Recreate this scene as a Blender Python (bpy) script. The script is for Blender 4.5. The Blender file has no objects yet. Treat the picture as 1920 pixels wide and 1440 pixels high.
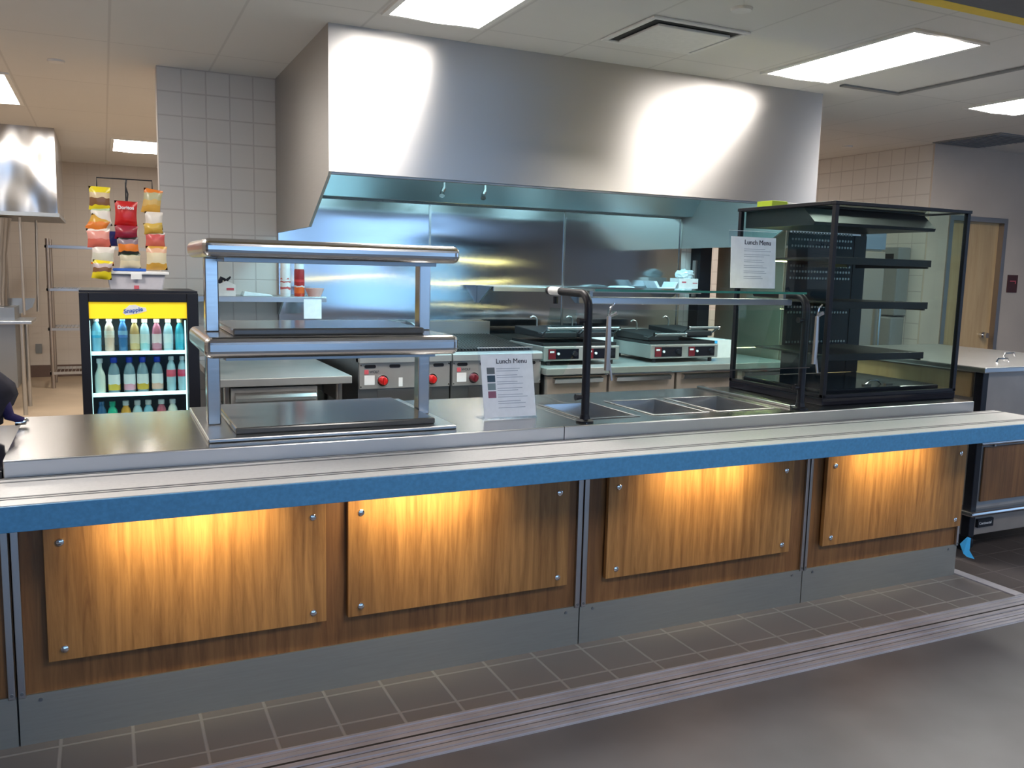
import bpy, bmesh, math, random
from mathutils import Vector, Matrix
random.seed(7)
SC = bpy.context.scene
COL = SC.collection
PI = math.pi

# ------------------------------------------------------------------ camera
cam = bpy.data.cameras.new('camera'); camo = bpy.data.objects.new('camera', cam); COL.objects.link(camo)
F = 1620.755
cam.sensor_width = 36.0; cam.sensor_fit = 'HORIZONTAL'; cam.lens = F*36.0/1920.0
cam.clip_start = 0.05; cam.clip_end = 100
R3 = ((0.90530351, -0.4240944, 0.02386395), (-0.03342125, -0.12712563, -0.99132341), (0.42344842, 0.896651, -0.12926104))
m = Matrix.Identity(4)
for i in range(3):
    m[i][0] = R3[0][i]; m[i][1] = -R3[1][i]; m[i][2] = -R3[2][i]
m[0][3] = 0.0; m[1][3] = -2.8691; m[2][3] = 1.4745
camo.matrix_world = m
SC.camera = camo

# ------------------------------------------------------------------ exposure, world
SC.view_settings.view_transform = 'Standard'; SC.view_settings.look = 'None'
SC.view_settings.gamma = 1.0; SC.view_settings.use_curve_mapping = False
SC.view_settings.exposure = 0.66
world = bpy.data.worlds.new('world'); SC.world = world; world.use_nodes = True
world.node_tree.nodes['Background'].inputs[0].default_value = (0.45, 0.65, 1.0, 1)
world.node_tree.nodes['Background'].inputs[1].default_value = 0.4

def area_light(name, loc, rot, sx, sy, power, color):
    l = bpy.data.lights.new(name, 'AREA'); l.shape = 'RECTANGLE'; l.size = sx; l.size_y = sy
    l.energy = power; l.color = color
    o = bpy.data.objects.new(name, l); o.location = loc; o.rotation_euler = rot; COL.objects.link(o)
    return o
# daylight entering through the dining room windows behind the camera
for wx in (-1.5, 2.0, 5.5):
    area_light('window_daylight', (wx, -8.45, 1.55), (PI/2, 0, 0), 2.5, 1.8, 25, (0.30, 0.58, 1.0))
area_light('window_daylight', (10.2, -3.0, 1.5), (0, PI/2, 0), 1.9, 2.4, 22, (0.36, 0.62, 1.0))
# warm lamps under the tray rail, one per decorative panel
for lx in (0.21, 0.98, 2.23, 3.29):
    a = area_light('under_rail_lamp', (lx, -0.195, 0.757), (0, 0, 0), 0.46, 0.05, 2.1, (1.0, 0.79, 0.42))
    a.rotation_euler = (math.radians(55), 0, 0); a.data.spread = math.radians(105)
# lamps in the hood
for lx in (1.75, 2.75, 3.75):
    area_light('hood_lamp', (lx, 1.95, 2.42), (0, 0, 0), 0.35, 0.12, 15, (0.46, 0.88, 1.0))

LAMP_STRENGTH = 19.0

# ------------------------------------------------------------------ materials
def nm(name):
    mt = bpy.data.materials.new(name); mt.use_nodes = True
    nt = mt.node_tree; b = nt.nodes['Principled BSDF']
    return mt, nt, b
def flat(name, col, rough=0.5, metal=0.0, spec=0.5, noise=0.0, nscale=30.0, trans=0.0):
    mt, nt, b = nm(name)
    b.inputs['Base Color'].default_value = (*col, 1); b.inputs['Roughness'].default_value = rough
    b.inputs['Metallic'].default_value = metal; b.inputs['Specular IOR Level'].default_value = spec
    b.inputs['Transmission Weight'].default_value = trans
    tc = nt.nodes.new('ShaderNodeTexCoord'); n = nt.nodes.new('ShaderNodeTexNoise')
    n.inputs['Scale'].default_value = nscale; n.inputs['Detail'].default_value = 3
    nt.links.new(tc.outputs['Object'], n.inputs['Vector'])
    mx = nt.nodes.new('ShaderNodeMix'); mx.data_type = 'RGBA'; mx.inputs[0].default_value = 1
    k = max(noise, 0.04)
    mr = nt.nodes.new('ShaderNodeMapRange'); mr.inputs[1].default_value = .3; mr.inputs[2].default_value = .7
    mr.inputs[3].default_value = 0; mr.inputs[4].default_value = 1
    nt.links.new(n.outputs['Fac'], mr.inputs[0]); nt.links.new(mr.outputs[0], mx.inputs[0])
    mx.inputs[6].default_value = (*[max(0, c*(1-k)) for c in col], 1)
    mx.inputs[7].default_value = (*[min(1, c*(1+k)) for c in col], 1)
    nt.links.new(mx.outputs[2], b.inputs['Base Color'])
    return mt
def steel(name, col=(0.56, 0.56, 0.57), rough=0.28, stretch=(2, 2, 60), bump=0.02, aniso=0.0, axis='Z', rot=0.0, wave=0.0, wavescale=(0.6, 0.6, 2.0)):
    mt, nt, b = nm(name)
    b.inputs['Base Color'].default_value = (*col, 1); b.inputs['Metallic'].default_value = 1.0
    b.inputs['Roughness'].default_value = rough
    tc = nt.nodes.new('ShaderNodeTexCoord'); mp = nt.nodes.new('ShaderNodeMapping'); mp.inputs['Scale'].default_value = stretch
    n = nt.nodes.new('ShaderNodeTexNoise'); n.inputs['Scale'].default_value = 6; n.inputs['Detail'].default_value = 4
    nt.links.new(tc.outputs['Object'], mp.inputs[0]); nt.links.new(mp.outputs[0], n.inputs['Vector'])
    mr = nt.nodes.new('ShaderNodeMapRange'); mr.inputs[3].default_value = rough*0.82; mr.inputs[4].default_value = rough*1.2
    nt.links.new(n.outputs['Fac'], mr.inputs[0]); nt.links.new(mr.outputs[0], b.inputs['Roughness'])
    bp = nt.nodes.new('ShaderNodeBump'); bp.inputs['Strength'].default_value = bump; bp.inputs['Distance'].default_value = 0.002
    nt.links.new(n.outputs['Fac'], bp.inputs['Height']); last = bp
    if wave > 0:
        mp2 = nt.nodes.new('ShaderNodeMapping'); mp2.inputs['Scale'].default_value = wavescale
        n2 = nt.nodes.new('ShaderNodeTexNoise'); n2.inputs['Scale'].default_value = 1.5; n2.inputs['Detail'].default_value = 1
        nt.links.new(tc.outputs['Object'], mp2.inputs[0]); nt.links.new(mp2.outputs[0], n2.inputs['Vector'])
        bp2 = nt.nodes.new('ShaderNodeBump'); bp2.inputs['Strength'].default_value = 1.0; bp2.inputs['Distance'].default_value = wave
        nt.links.new(n2.outputs['Fac'], bp2.inputs['Height']); nt.links.new(bp.outputs[0], bp2.inputs['Normal']); last = bp2
    nt.links.new(last.outputs[0], b.inputs['Normal'])
    if aniso > 0:
        b.inputs['Anisotropic'].default_value = aniso; b.inputs['Anisotropic Rotation'].default_value = rot
        tg = nt.nodes.new('ShaderNodeTangent'); tg.direction_type = 'RADIAL'; tg.axis = axis
        nt.links.new(tg.outputs[0], b.inputs['Tangent'])
    return mt
def wood(name, c1, c2, rough=0.38, grain=(26, 26, 1.6)):
    mt, nt, b = nm(name); b.inputs['Roughness'].default_value = rough
    tc = nt.nodes.new('ShaderNodeTexCoord'); mp = nt.nodes.new('ShaderNodeMapping'); mp.inputs['Scale'].default_value = grain
    oi = nt.nodes.new('ShaderNodeObjectInfo')
    add = nt.nodes.new('ShaderNodeVectorMath'); add.operation = 'ADD'
    nt.links.new(tc.outputs['Object'], add.inputs[0]); nt.links.new(oi.outputs['Location'], add.inputs[1]); nt.links.new(add.outputs[0], mp.inputs[0])
    n = nt.nodes.new('ShaderNodeTexNoise'); n.inputs['Scale'].default_value = 1.6; n.inputs['Detail'].default_value = 8; n.inputs['Roughness'].default_value = .65
    n.inputs['Distortion'].default_value = 0.6
    nt.links.new(mp.outputs[0], n.inputs['Vector'])
    cr = nt.nodes.new('ShaderNodeValToRGB'); cr.color_ramp.elements[0].position = .33; cr.color_ramp.elements[1].position = .66
    cr.color_ramp.elements[0].color = (*c1, 1); cr.color_ramp.elements[1].color = (*c2, 1)
    nt.links.new(n.outputs['Fac'], cr.inputs[0])
    n3 = nt.nodes.new('ShaderNodeTexNoise'); n3.inputs['Scale'].default_value = .12; n3.inputs['Detail'].default_value = 2
    nt.links.new(mp.outputs[0], n3.inputs['Vector'])
    mr = nt.nodes.new('ShaderNodeMapRange'); mr.inputs[1].default_value = .3; mr.inputs[2].default_value = .7; mr.inputs[3].default_value = .75; mr.inputs[4].default_value = 1.25
    nt.links.new(n3.outputs['Fac'], mr.inputs[0])
    vm = nt.nodes.new('ShaderNodeVectorMath'); vm.operation = 'SCALE'
    nt.links.new(cr.outputs[0], vm.inputs[0]); nt.links.new(mr.outputs[0], vm.inputs['Scale'])
    nt.links.new(vm.outputs[0], b.inputs['Base Color'])
    return mt
def emis(name, col, s):
    mt, nt, b = nm(name); b.inputs['Base Color'].default_value = (*col, 1)
    b.inputs['Emission Color'].default_value = (*col, 1); b.inputs['Emission Strength'].default_value = s
    return mt
def glass(name, col=(0.9, 0.97, 0.95), rough=0.0, refl=0.10):
    # thin architectural glass: clear see-through sheet with a Fresnel sheen
    mt, nt, b = nm(name); nt.nodes.remove(b)
    out = nt.nodes['Material Output']
    tr = nt.nodes.new('ShaderNodeBsdfTransparent'); tr.inputs[0].default_value = (*col, 1)
    gl = nt.nodes.new('ShaderNodeBsdfGlossy'); gl.inputs['Roughness'].default_value = rough; gl.inputs[0].default_value = (1, 1, 1, 1)
    fr = nt.nodes.new('ShaderNodeFresnel'); fr.inputs[0].default_value = 1.5
    mx = nt.nodes.new('ShaderNodeMixShader')
    ge = nt.nodes.new('ShaderNodeNewGeometry'); inv = nt.nodes.new('ShaderNodeMath'); inv.operation = 'SUBTRACT'; inv.inputs[0].default_value = 1.0
    nt.links.new(ge.outputs['Backfacing'], inv.inputs[1]); mu = nt.nodes.new('ShaderNodeMath'); mu.operation = 'MULTIPLY'
    nt.links.new(inv.outputs[0], mu.inputs[0]); nt.links.new(fr.outputs[0], mu.inputs[1])
    nt.links.new(mu.outputs[0], mx.inputs[0]); nt.links.new(tr.outputs[0], mx.inputs[1]); nt.links.new(gl.outputs[0], mx.inputs[2])
    nt.links.new(mx.outputs[0], out.inputs[0])
    return mt
def grid_mat(name, base, line, px, py, ox, oy, axes, w=0.004, rough=0.5, var=0.05, spec=0.5, bump=True, dirt=None):
    # a grid of tiles: world-scale lines every px / py along two axes (object origins are kept at the world origin for these)
    mt, nt, b = nm(name); b.inputs['Roughness'].default_value = rough; b.inputs['Specular IOR Level'].default_value = spec
    ge = nt.nodes.new('ShaderNodeNewGeometry'); sp = nt.nodes.new('ShaderNodeSeparateXYZ')
    nt.links.new(ge.outputs['Position'], sp.inputs[0])
    def M(op, a, bb=None):
        n = nt.nodes.new('ShaderNodeMath'); n.operation = op
        for i, v in ((0, a), (1, bb)):
            if v is None: continue
            if isinstance(v, (int, float)): n.inputs[i].default_value = v
            else: nt.links.new(v, n.inputs[i])
        return n.outputs[0]
    ds = []; cells = []
    for ax, p, o in ((axes[0], px, ox), (axes[1], py, oy)):
        t = M('DIVIDE', M('SUBTRACT', sp.outputs[ax], o), p)
        fr = M('SUBTRACT', t, M('FLOOR', t)); cells.append(M('FLOOR', t))
        d = M('MULTIPLY', M('MINIMUM', fr, M('SUBTRACT', 1.0, fr)), p)
        ds.append(d)
    dm = M('MINIMUM', ds[0], ds[1])
    mr = nt.nodes.new('ShaderNodeMapRange'); mr.inputs[1].default_value = w*.35; mr.inputs[2].default_value = w*.75
    nt.links.new(dm, mr.inputs[0])
    cb = nt.nodes.new('ShaderNodeCombineXYZ'); nt.links.new(cells[0], cb.inputs[0]); nt.links.new(cells[1], cb.inputs[1])
    wn = nt.nodes.new('ShaderNodeTexWhiteNoise'); nt.links.new(cb.outputs[0], wn.inputs['Vector'])
    n = nt.nodes.new('ShaderNodeTexNoise'); n.inputs['Scale'].default_value = 3.5; n.inputs['Detail'].default_value = 6
    nt.links.new(ge.outputs['Position'], n.inputs['Vector'])
    s = M('ADD', 1 - var, M('MULTIPLY', M('ADD', M('MULTIPLY', wn.outputs[0], .6), M('MULTIPLY', n.outputs['Fac'], 1.4)), var))
    vm = nt.nodes.new('ShaderNodeVectorMath'); vm.operation = 'SCALE'; vm.inputs[0].default_value = base; nt.links.new(s, vm.inputs['Scale'])
    mx = nt.nodes.new('ShaderNodeMix'); mx.data_type = 'RGBA'; mx.inputs[6].default_value = (*line, 1)
    nt.links.new(mr.outputs[0], mx.inputs[0]); nt.links.new(vm.outputs[0], mx.inputs[7]); nt.links.new(mx.outputs[2], b.inputs['Base Color'])
    if bump:
        bp = nt.nodes.new('ShaderNodeBump'); bp.inputs['Strength'].default_value = .4; bp.inputs['Distance'].default_value = .003
        nt.links.new(mr.outputs[0], bp.inputs['Height']); nt.links.new(bp.outputs[0], b.inputs['Normal'])
    return mt
def bands(name, stops, rough=0.35, axis=2, metal=0.0, extra=None):
    # printed film: bands of colour along the height of the piece
    mt, nt, b = nm(name); b.inputs['Roughness'].default_value = rough; b.inputs['Metallic'].default_value = metal
    tc = nt.nodes.new('ShaderNodeTexCoord'); sp = nt.nodes.new('ShaderNodeSeparateXYZ'); nt.links.new(tc.outputs['Generated'], sp.inputs[0])
    n = nt.nodes.new('ShaderNodeTexNoise'); n.inputs['Scale'].default_value = 2.2; n.inputs['Detail'].default_value = 1
    nt.links.new(tc.outputs['Generated'], n.inputs['Vector'])
    ma = nt.nodes.new('ShaderNodeMath'); ma.operation = 'MULTIPLY_ADD'; ma.inputs[1].default_value = 0.22; ma.inputs[2].default_value = -0.11
    nt.links.new(n.outputs['Fac'], ma.inputs[0])
    ad = nt.nodes.new('ShaderNodeMath'); ad.operation = 'ADD'; nt.links.new(ma.outputs[0], ad.inputs[0]); nt.links.new(sp.outputs[axis], ad.inputs[1])
    cr = nt.nodes.new('ShaderNodeValToRGB'); cr.color_ramp.interpolation = 'CONSTANT'
    els = cr.color_ramp.elements
    els[0].position = 0; els[0].color = (*stops[0][1], 1)
    while len(els) > 1: els.remove(els[-1])
    for p, c in stops[1:]:
        e = els.new(p); e.color = (*c, 1)
    nt.links.new(ad.outputs[0], cr.inputs[0]); nt.links.new(cr.outputs[0], b.inputs['Base Color'])
    return mt

M = {}
M['steel'] = steel('brushed steel', (0.50, 0.50, 0.505), 0.30, (2, 2, 50), .03)
M['steel_top'] = steel('brushed steel worktop', (0.40, 0.39, 0.385), 0.22, (3, 60, 3), .03)
M['steel_dark'] = steel('dull steel', (0.30, 0.31, 0.32), 0.38, (2, 2, 50), .04)
M['steel_kick'] = steel('kick plate steel', (0.42, 0.41, 0.37), 0.6, (1, 1, 20), .04)
M['steel_bright'] = steel('polished steel', (0.50, 0.49, 0.485), 0.22, (2, 2, 30), .02)
M['steel_warm'] = steel('warm steel', (0.40, 0.355, 0.33), 0.38, (2, 2, 30), .03)
M['hood'] = steel('hood steel', (0.50, 0.485, 0.48), 0.34, (1, 1, 40), .02, aniso=0.8, axis='Z', rot=0.25)
M['hood_side'] = steel('hood side steel', (0.50, 0.48, 0.46), 0.5, (1, 1, 40), .03)
M['splash'] = steel('wall panel steel', (0.56, 0.57, 0.58), 0.115, (1, 1, 30), .0, aniso=.93, axis='Z', rot=0.0, wave=0.0035, wavescale=(0.6, 0.6, 2.0))
M['wavy'] = steel('dented steel', (0.45, 0.43, 0.42), 0.2, (1, 1, 30), .02, wave=0.10, wavescale=(1.6, 1.6, .8))
M['alu'] = flat('worn aluminium track', (0.48, 0.48, 0.54), .5, metal=.2, noise=.12, nscale=6)
M['wood'] = wood('oiled oak veneer', (0.235, 0.105, 0.030), (0.47, 0.235, 0.075))
M['wood_dark'] = wood('shaded oak backing and brown panel', (0.15, 0.062, 0.02), (0.27, 0.125, 0.042), .5)  # same oak as the panels; recess shade put into the backing colour
M['door_wood'] = wood('maple door veneer', (0.50, 0.33, 0.16), (0.60, 0.42, 0.22), .4, (12, 12, 1))
M['rail_top'] = flat('pale solid surface', (0.60, 0.585, 0.59), .4, noise=.05, nscale=80)
M['rail_line'] = flat('grey rail groove', (0.16, 0.16, 0.17), .5)
M['rail_blue'] = flat('speckled surface with daylight blue', (0.075, 0.27, 0.50), .45, noise=.10, nscale=90)  # blue-grey speckle, with the blue daylight put into its base colour
M['black'] = flat('black powder coat', (0.010, 0.010, 0.015), .42, spec=.3)
M['black_gloss'] = flat('black gloss', (0.010, 0.010, 0.016), .12)
M['black_cloth'] = flat('black cloth', (0.012, 0.010, 0.02), .85, noise=.3)
M['purple_cloth'] = flat('purple cloth', (0.03, 0.02, 0.10), .85, noise=.3)
M['white'] = flat('white plastic', (0.80, 0.80, 0.80), .4)
M['paper'] = flat('white paper', (0.82, 0.84, 0.90), .7)
M['ink'] = flat('printed ink', (0.03, 0.03, 0.05), .7)
M['ink_grey'] = flat('faint print', (0.36, 0.40, 0.50), .7)
M['ceramic'] = flat('dark glass ceramic plate', (0.10, 0.095, 0.09), .16)
M['red'] = flat('red plastic', (0.55, 0.015, 0.015), .25)
M['darkred'] = flat('dark red plastic', (0.14, 0.012, 0.02), .3)
M['label'] = flat('white label', (0.75, 0.76, 0.78), .6)
M['pink'] = flat('pink red print', (0.60, 0.10, 0.13), .6)
M['grate'] = flat('cast iron grate', (0.025, 0.025, 0.028), .5, metal=.4)
M['satin'] = flat('satin steel front', (0.36, 0.35, 0.34), .45, metal=.55, noise=.06, nscale=8)
M['satin_warm'] = flat('warm satin steel', (0.36, 0.31, 0.275), .45, metal=.5, noise=.06, nscale=8)
M['ceil_tile'] = grid_mat('ceiling tiles', (0.66, 0.645, 0.63), (0.56, 0.545, 0.535), 0.585, 1.31, 0.07, 0.08, (0, 1), w=.012, rough=.9, var=.03, bump=False)
M['tile_wall'] = grid_mat('glazed wall tile front', (0.62, 0.59, 0.56), (0.50, 0.46, 0.44), 0.1468, 0.1468, 0.34, 0.055, (0, 2), w=.007, rough=.5, spec=.3, var=.04)
M['tile_wall_side'] = grid_mat('glazed wall tile side', (0.60, 0.565, 0.535), (0.48, 0.44, 0.42), 0.1524, 0.1468, 2.75, 0.055, (1, 2), w=.008, rough=.5, spec=.3, var=.04)
M['kitchen_wall'] = grid_mat('cream kitchen wall', (0.54, 0.48, 0.42), (0.51, 0.45, 0.395), 0.1468, 0.1468, 0.0, 0.055, (0, 2), w=.008, rough=.45, var=.03, bump=False)
M['plain_wall'] = flat('beige painted wall', (0.52, 0.44, 0.375), .7, noise=.05, nscale=3)
M['tile_floor'] = grid_mat('quarry floor tile', (0.215, 0.20, 0.20), (0.36, 0.35, 0.35), 0.2032, 0.2032, 0.0364, -0.052, (0, 1), w=.009, rough=.42, var=.12)
M['kitchen_floor'] = flat('tan kitchen floor', (0.42, 0.32, 0.22), .5, noise=.1, nscale=2)
M['hall_floor'] = flat('polished concrete floor', (0.158, 0.158, 0.172), .42, spec=.35, noise=.16, nscale=2.2)
M['dark_floor'] = grid_mat('dark floor tile', (0.10, 0.085, 0.085), (0.16, 0.14, 0.14), .2032, .2032, 0.0364, -.052, (0, 1), w=.008, rough=.35, var=.1)
M['baseboard'] = flat('brown cove base', (0.12, 0.075, 0.06), .5)
M['yellow'] = flat('yellow painted edge', (0.90, 0.62, 0.05), .5)
M['gate'] = flat('dark grey gate housing', (0.10, 0.105, 0.13), .5)
M['lamp'] = emis('lit lamp diffuser', (1.0, 0.945, 0.865), LAMP_STRENGTH)
M['lamp_frame'] = flat('white lamp frame', (0.75, 0.74, 0.72), .5)
M['ceil_white'] = flat('white ceiling metal', (0.68, 0.67, 0.66), .5)
M['dark_gap'] = flat('dark gap', (0.03, 0.03, 0.03), .8)
M['glass'] = glass('clear glass', (0.90, 0.97, 0.95))
M['glass_edge'] = flat('green glass edge', (0.05, 0.22, 0.17), .15)
M['acrylic'] = glass('clear acrylic', (0.93, 0.95, 0.98))
M['tub'] = flat('frosted plastic tub', (0.55, 0.52, 0.56), .35)
M['blue'] = flat('blue plastic', (0.02, 0.10, 0.45), .4)
M['lightblue'] = flat('light blue film', (0.05, 0.45, 0.85), .5)
M['fr_header'] = emis('lit yellow header', (0.88, 0.60, 0.01), 0.36)
M['fr_light'] = emis('cooler shelf light', (0.62, 0.95, 1.0), 1.0)
M['fr_inside'] = flat('cooler interior', (0.30, 0.38, 0.50), .5)
M['glow_added'] = emis('added glow tube', (1.0, 0.80, 0.25), 5.0)
M['led'] = emis('warm yellow light strip', (1.0, 0.90, 0.35), 26.0)
M['groove'] = flat('dark groove line', (0.13, 0.13, 0.15), .6)  # thin dark lines along the ridged track
M['chrome'] = steel('chrome', (0.75, 0.75, 0.77), 0.08, (1, 1, 1), 0.0)
M['cardboard'] = flat('white carton', (0.78, 0.76, 0.74), .6)
M['film'] = flat('clear plastic bag', (0.70, 0.80, 0.84), .25)
M['pinkfoam'] = flat('pink white foam', (0.72, 0.42, 0.38), .5)
M['foam'] = flat('white foam', (0.72, 0.78, 0.86), .5)
M['tan_refl_steel'] = steel('steel with tan reflection colour', (0.44, 0.36, 0.29), 0.5, (1, 1, 20), .03)  # tan reflection put into the steel's base colour
M['grey_plastic'] = flat('grey plastic', (0.20, 0.21, 0.22), .4)
M['limegreen'] = flat('lime green card', (0.45, 0.60, 0.03), .5)
M['maroon'] = flat('maroon sign plastic', (0.07, 0.02, 0.02), .5)
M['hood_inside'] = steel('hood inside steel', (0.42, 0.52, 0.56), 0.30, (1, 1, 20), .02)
M['brass_edge'] = M['steel_bright']

# ------------------------------------------------------------------ mesh helpers
WL = {}
class MB:
    def __init__(s): s.bm = bmesh.new()
    def box(s, x0, x1, y0, y1, z0, z1):
        v = [s.bm.verts.new(p) for p in ((x0,y0,z0),(x1,y0,z0),(x1,y1,z0),(x0,y1,z0),(x0,y0,z1),(x1,y0,z1),(x1,y1,z1),(x0,y1,z1))]
        for f in ((0,3,2,1),(4,5,6,7),(0,1,5,4),(1,2,6,5),(2,3,7,6),(3,0,4,7)): s.bm.faces.new([v[i] for i in f])
        return s
    def prism(s, pts, axis, a, b):
        # polygon of 2-D points swept along an axis from a to b
        def P(p, t):
            return {'x': (t, p[0], p[1]), 'y': (p[0], t, p[1]), 'z': (p[0], p[1], t)}[axis]
        A = [s.bm.verts.new(P(p, a)) for p in pts]; B = [s.bm.verts.new(P(p, b)) for p in pts]
        s.bm.faces.new(A); s.bm.faces.new(B[::-1]); n = len(pts)
        for i in range(n): s.bm.faces.new((A[i], B[i], B[(i+1) % n], A[(i+1) % n]))
        return s
    def tube(s, path, r, seg=12, cap=True):
        path = [Vector(p) for p in path]; rings = []; n = len(path)
        up = None
        for i, p in enumerate(path):
            d = (path[min(i+1, n-1)] - path[max(i-1, 0)]).normalized()
            if up is None:
                up = Vector((0, 0, 1)) if abs(d.z) < .9 else Vector((1, 0, 0))
            a = d.cross(up).normalized(); up2 = a.cross(d).normalized(); up = up2
            rr = r[i] if isinstance(r, (list, tuple)) else r
            rings.append([s.bm.verts.new(p + rr*(math.cos(2*PI*k/seg)*a + math.sin(2*PI*k/seg)*up2)) for k in range(seg)])
        for i in range(n-1):
            for k in range(seg): s.bm.faces.new((rings[i][k], rings[i][(k+1) % seg], rings[i+1][(k+1) % seg], rings[i+1][k]))
        if cap: s.bm.faces.new(rings[0][::-1]); s.bm.faces.new(rings[-1])
        return s
    def lathe(s, prof, c, seg=16):
        rings = []
        for r, z in prof:
            rings.append([s.bm.verts.new((c[0]+r*math.cos(2*PI*k/seg), c[1]+r*math.sin(2*PI*k/seg), c[2]+z)) for k in range(seg)])
        for i in range(len(rings)-1):
            for k in range(seg): s.bm.faces.new((rings[i][k], rings[i][(k+1) % seg], rings[i+1][(k+1) % seg], rings[i+1][k]))
        if prof[0][0] > 1e-5: s.bm.faces.new(rings[0][::-1])
        if prof[-1][0] > 1e-5: s.bm.faces.new(rings[-1])
        bmesh.ops.remove_doubles(s.bm, verts=s.bm.verts, dist=1e-6)
        return s
    def build(s, name, mat, parent=None, bevel=0.0, smooth=False, keep=False, seg=2, sharp=True):
        bm = s.bm; bmesh.ops.recalc_face_normals(bm, faces=bm.faces)
        xs = [v.co.x for v in bm.verts]; ys = [v.co.y for v in bm.verts]; zs = [v.co.z for v in bm.verts]
        o0 = Vector((0, 0, 0)) if keep else Vector(((min(xs)+max(xs))/2, (min(ys)+max(ys))/2, min(zs)))
        bmesh.ops.translate(bm, verts=bm.verts, vec=-o0)
        me = bpy.data.meshes.new(name); bm.to_mesh(me); bm.free()
        me.materials.append(mat)
        if smooth:
            for p in me.polygons: p.use_smooth = True
        o = bpy.data.objects.new(name, me); COL.objects.link(o)
        w = WL[parent] if parent else Vector((0, 0, 0))
        o.location = o0 - w; WL[o] = o0
        if parent: o.parent = parent
        if bevel > 0:
            b = o.modifiers.new('bevel', 'BEVEL'); b.width = bevel; b.segments = seg; b.limit_method = 'ANGLE'; b.angle_limit = math.radians(40)
        if smooth and bevel == 0 and sharp:
            try:
                me.set_sharp_from_angle(angle=math.radians(40))
            except Exception: pass
        return o
def box(name, mat, parent, x0, x1, y0, y1, z0, z1, bevel=0.0, **k):
    return MB().box(x0, x1, y0, y1, z0, z1).build(name, mat, parent, bevel, **k)
def tag(o, label=None, cat=None, group=None, kind=None):
    if label: o['label'] = label
    if cat: o['category'] = cat
    if group: o['group'] = group
    if kind: o['kind'] = kind
    return o
def thing(name, loc, label, cat, group=None):
    o = bpy.data.objects.new(name, None); COL.objects.link(o); o.location = loc; WL[o] = Vector(loc)
    o.empty_display_size = .05
    return tag(o, label, cat, group)
def struct(name, mb, mat, parent=None, bevel=0, **k):
    o = mb.build(name, mat, parent, bevel, **k)
    if parent is None: o['kind'] = 'structure'
    return o
def copy_tree(o, parent=None):
    c = o.copy(); COL.objects.link(c)
    if parent: c.parent = parent
    for ch in [x for x in COL.objects if x.parent == o and x is not c]:
        copy_tree(ch, c)
    return c
def text(s, size, loc, mat, parent, name='lettering', rot=(PI/2, 0, 0), align='LEFT', extrude=.0006, shear=0.0, bold=0.0):
    cu = bpy.data.curves.new(name, 'FONT'); cu.body = s; cu.size = size; cu.extrude = extrude; cu.align_x = align; cu.shear = shear
    cu.offset = bold
    t = bpy.data.objects.new(name, cu); COL.objects.link(t)
    bpy.context.view_layer.update()
    me = bpy.data.meshes.new_from_object(t.evaluated_get(bpy.context.evaluated_depsgraph_get()))
    bpy.data.objects.remove(t); me.name = name
    o = bpy.data.objects.new(name, me); COL.objects.link(o)
    me.materials.clear(); me.materials.append(mat)
    o.rotation_euler = rot; o.location = Vector(loc) - WL[parent]; o.parent = parent; WL[o] = Vector(loc)
    return o
def arc(cx, cy, r, a0, a1, n=6):
    return [(cx+r*math.cos(math.radians(a0+(a1-a0)*i/n)), cy+r*math.sin(math.radians(a0+(a1-a0)*i/n))) for i in range(n+1)]
def rrect(x0, x1, z0, z1, r):
    return arc(x1-r, z1-r, r, 0, 90) + arc(x0+r, z1-r, r, 90, 180) + arc(x0+r, z0+r, r, 180, 270) + arc(x1-r, z0+r, r, 270, 360)

# ------------------------------------------------------------------ setting
CZ = 2.70
struct('floor', MB().box(-5, 12, 3.2, 9.6, -.05, 0), M['kitchen_floor'], keep=True)
struct('floor', MB().box(-5, 3.87, -.33, 3.2, -.05, 0), M['tile_floor'], keep=True)
struct('floor', MB().box(3.93, 12, -.33, 3.2, -.05, 0), M['dark_floor'], keep=True)
struct('floor', MB().box(-5, 12, -8.6, -.545, -.05, 0), M['hall_floor'], keep=True)
tr = MB().box(-5, 12, -.545, -.33, -.05, .002)
for a, b in ((-.345, -.335), (-.385, -.365), (-.415, -.395), (-.445, -.425), (-.475, -.465), (-.515, -.505), (-.54, -.525)): tr.box(-5, 12, a, b, .0, .006)
struct('trim_1', tr, M['alu'], keep=True)
struct('trim_2', MB().box(-5, 12, -.424, -.416, .0, .0065), M['dark_gap'], keep=True)
for k, gy in enumerate((-.3600, -.3900, -.4500, -.4900, -.5200)):
    struct('trim_%d' % (10+k), MB().box(-5, 12, gy-.0016, gy+.0016, .0, .0028), M['groove'], keep=True)
struct('trim_3', MB().box(3.87, 3.93, -.33, 3.2, -.05, .006), M['alu'], keep=True)
struct('ceiling', MB().box(-5, 12, -.535, 9.6, CZ, CZ+.05), M['ceil_tile'], keep=True)
struct('ceiling', MB().box(-5, 12, -8.6, -.68, 2.9, 2.95), M['ceil_white'], keep=True)
struct('trim_4', MB().box(-5, 12, -.68, -.536, 2.49, 2.95), M['gate'], keep=True)
struct('trim_5', MB().box(-5, 12, -.535, -.475, 2.49, CZ), M['yellow'], keep=True)
struct('wall_back', MB().box(.34, 4.64, 3.18, 3.33, 0, CZ), M['tile_wall'], keep=True)
struct('wall_right', MB().box(6.78, 6.93, 2.75, 9.6, 0, CZ), M['tile_wall_side'], keep=True)
dw = MB().box(6.93, 7.06, 2.75, 2.9, 0, CZ).box(7.86, 12, 2.75, 2.9, 0, CZ).box(7.06, 7.86, 2.75, 2.9, 2.085, CZ).box(6.78, 6.93, 2.735, 2.75, 0, CZ)
struct('wall_right', dw, M['plain_wall'], keep=True)
struct('wall_left', MB().box(-5.1, -5, -8.6, 9.6, 0, 2.95), M['plain_wall'], keep=True)
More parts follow.
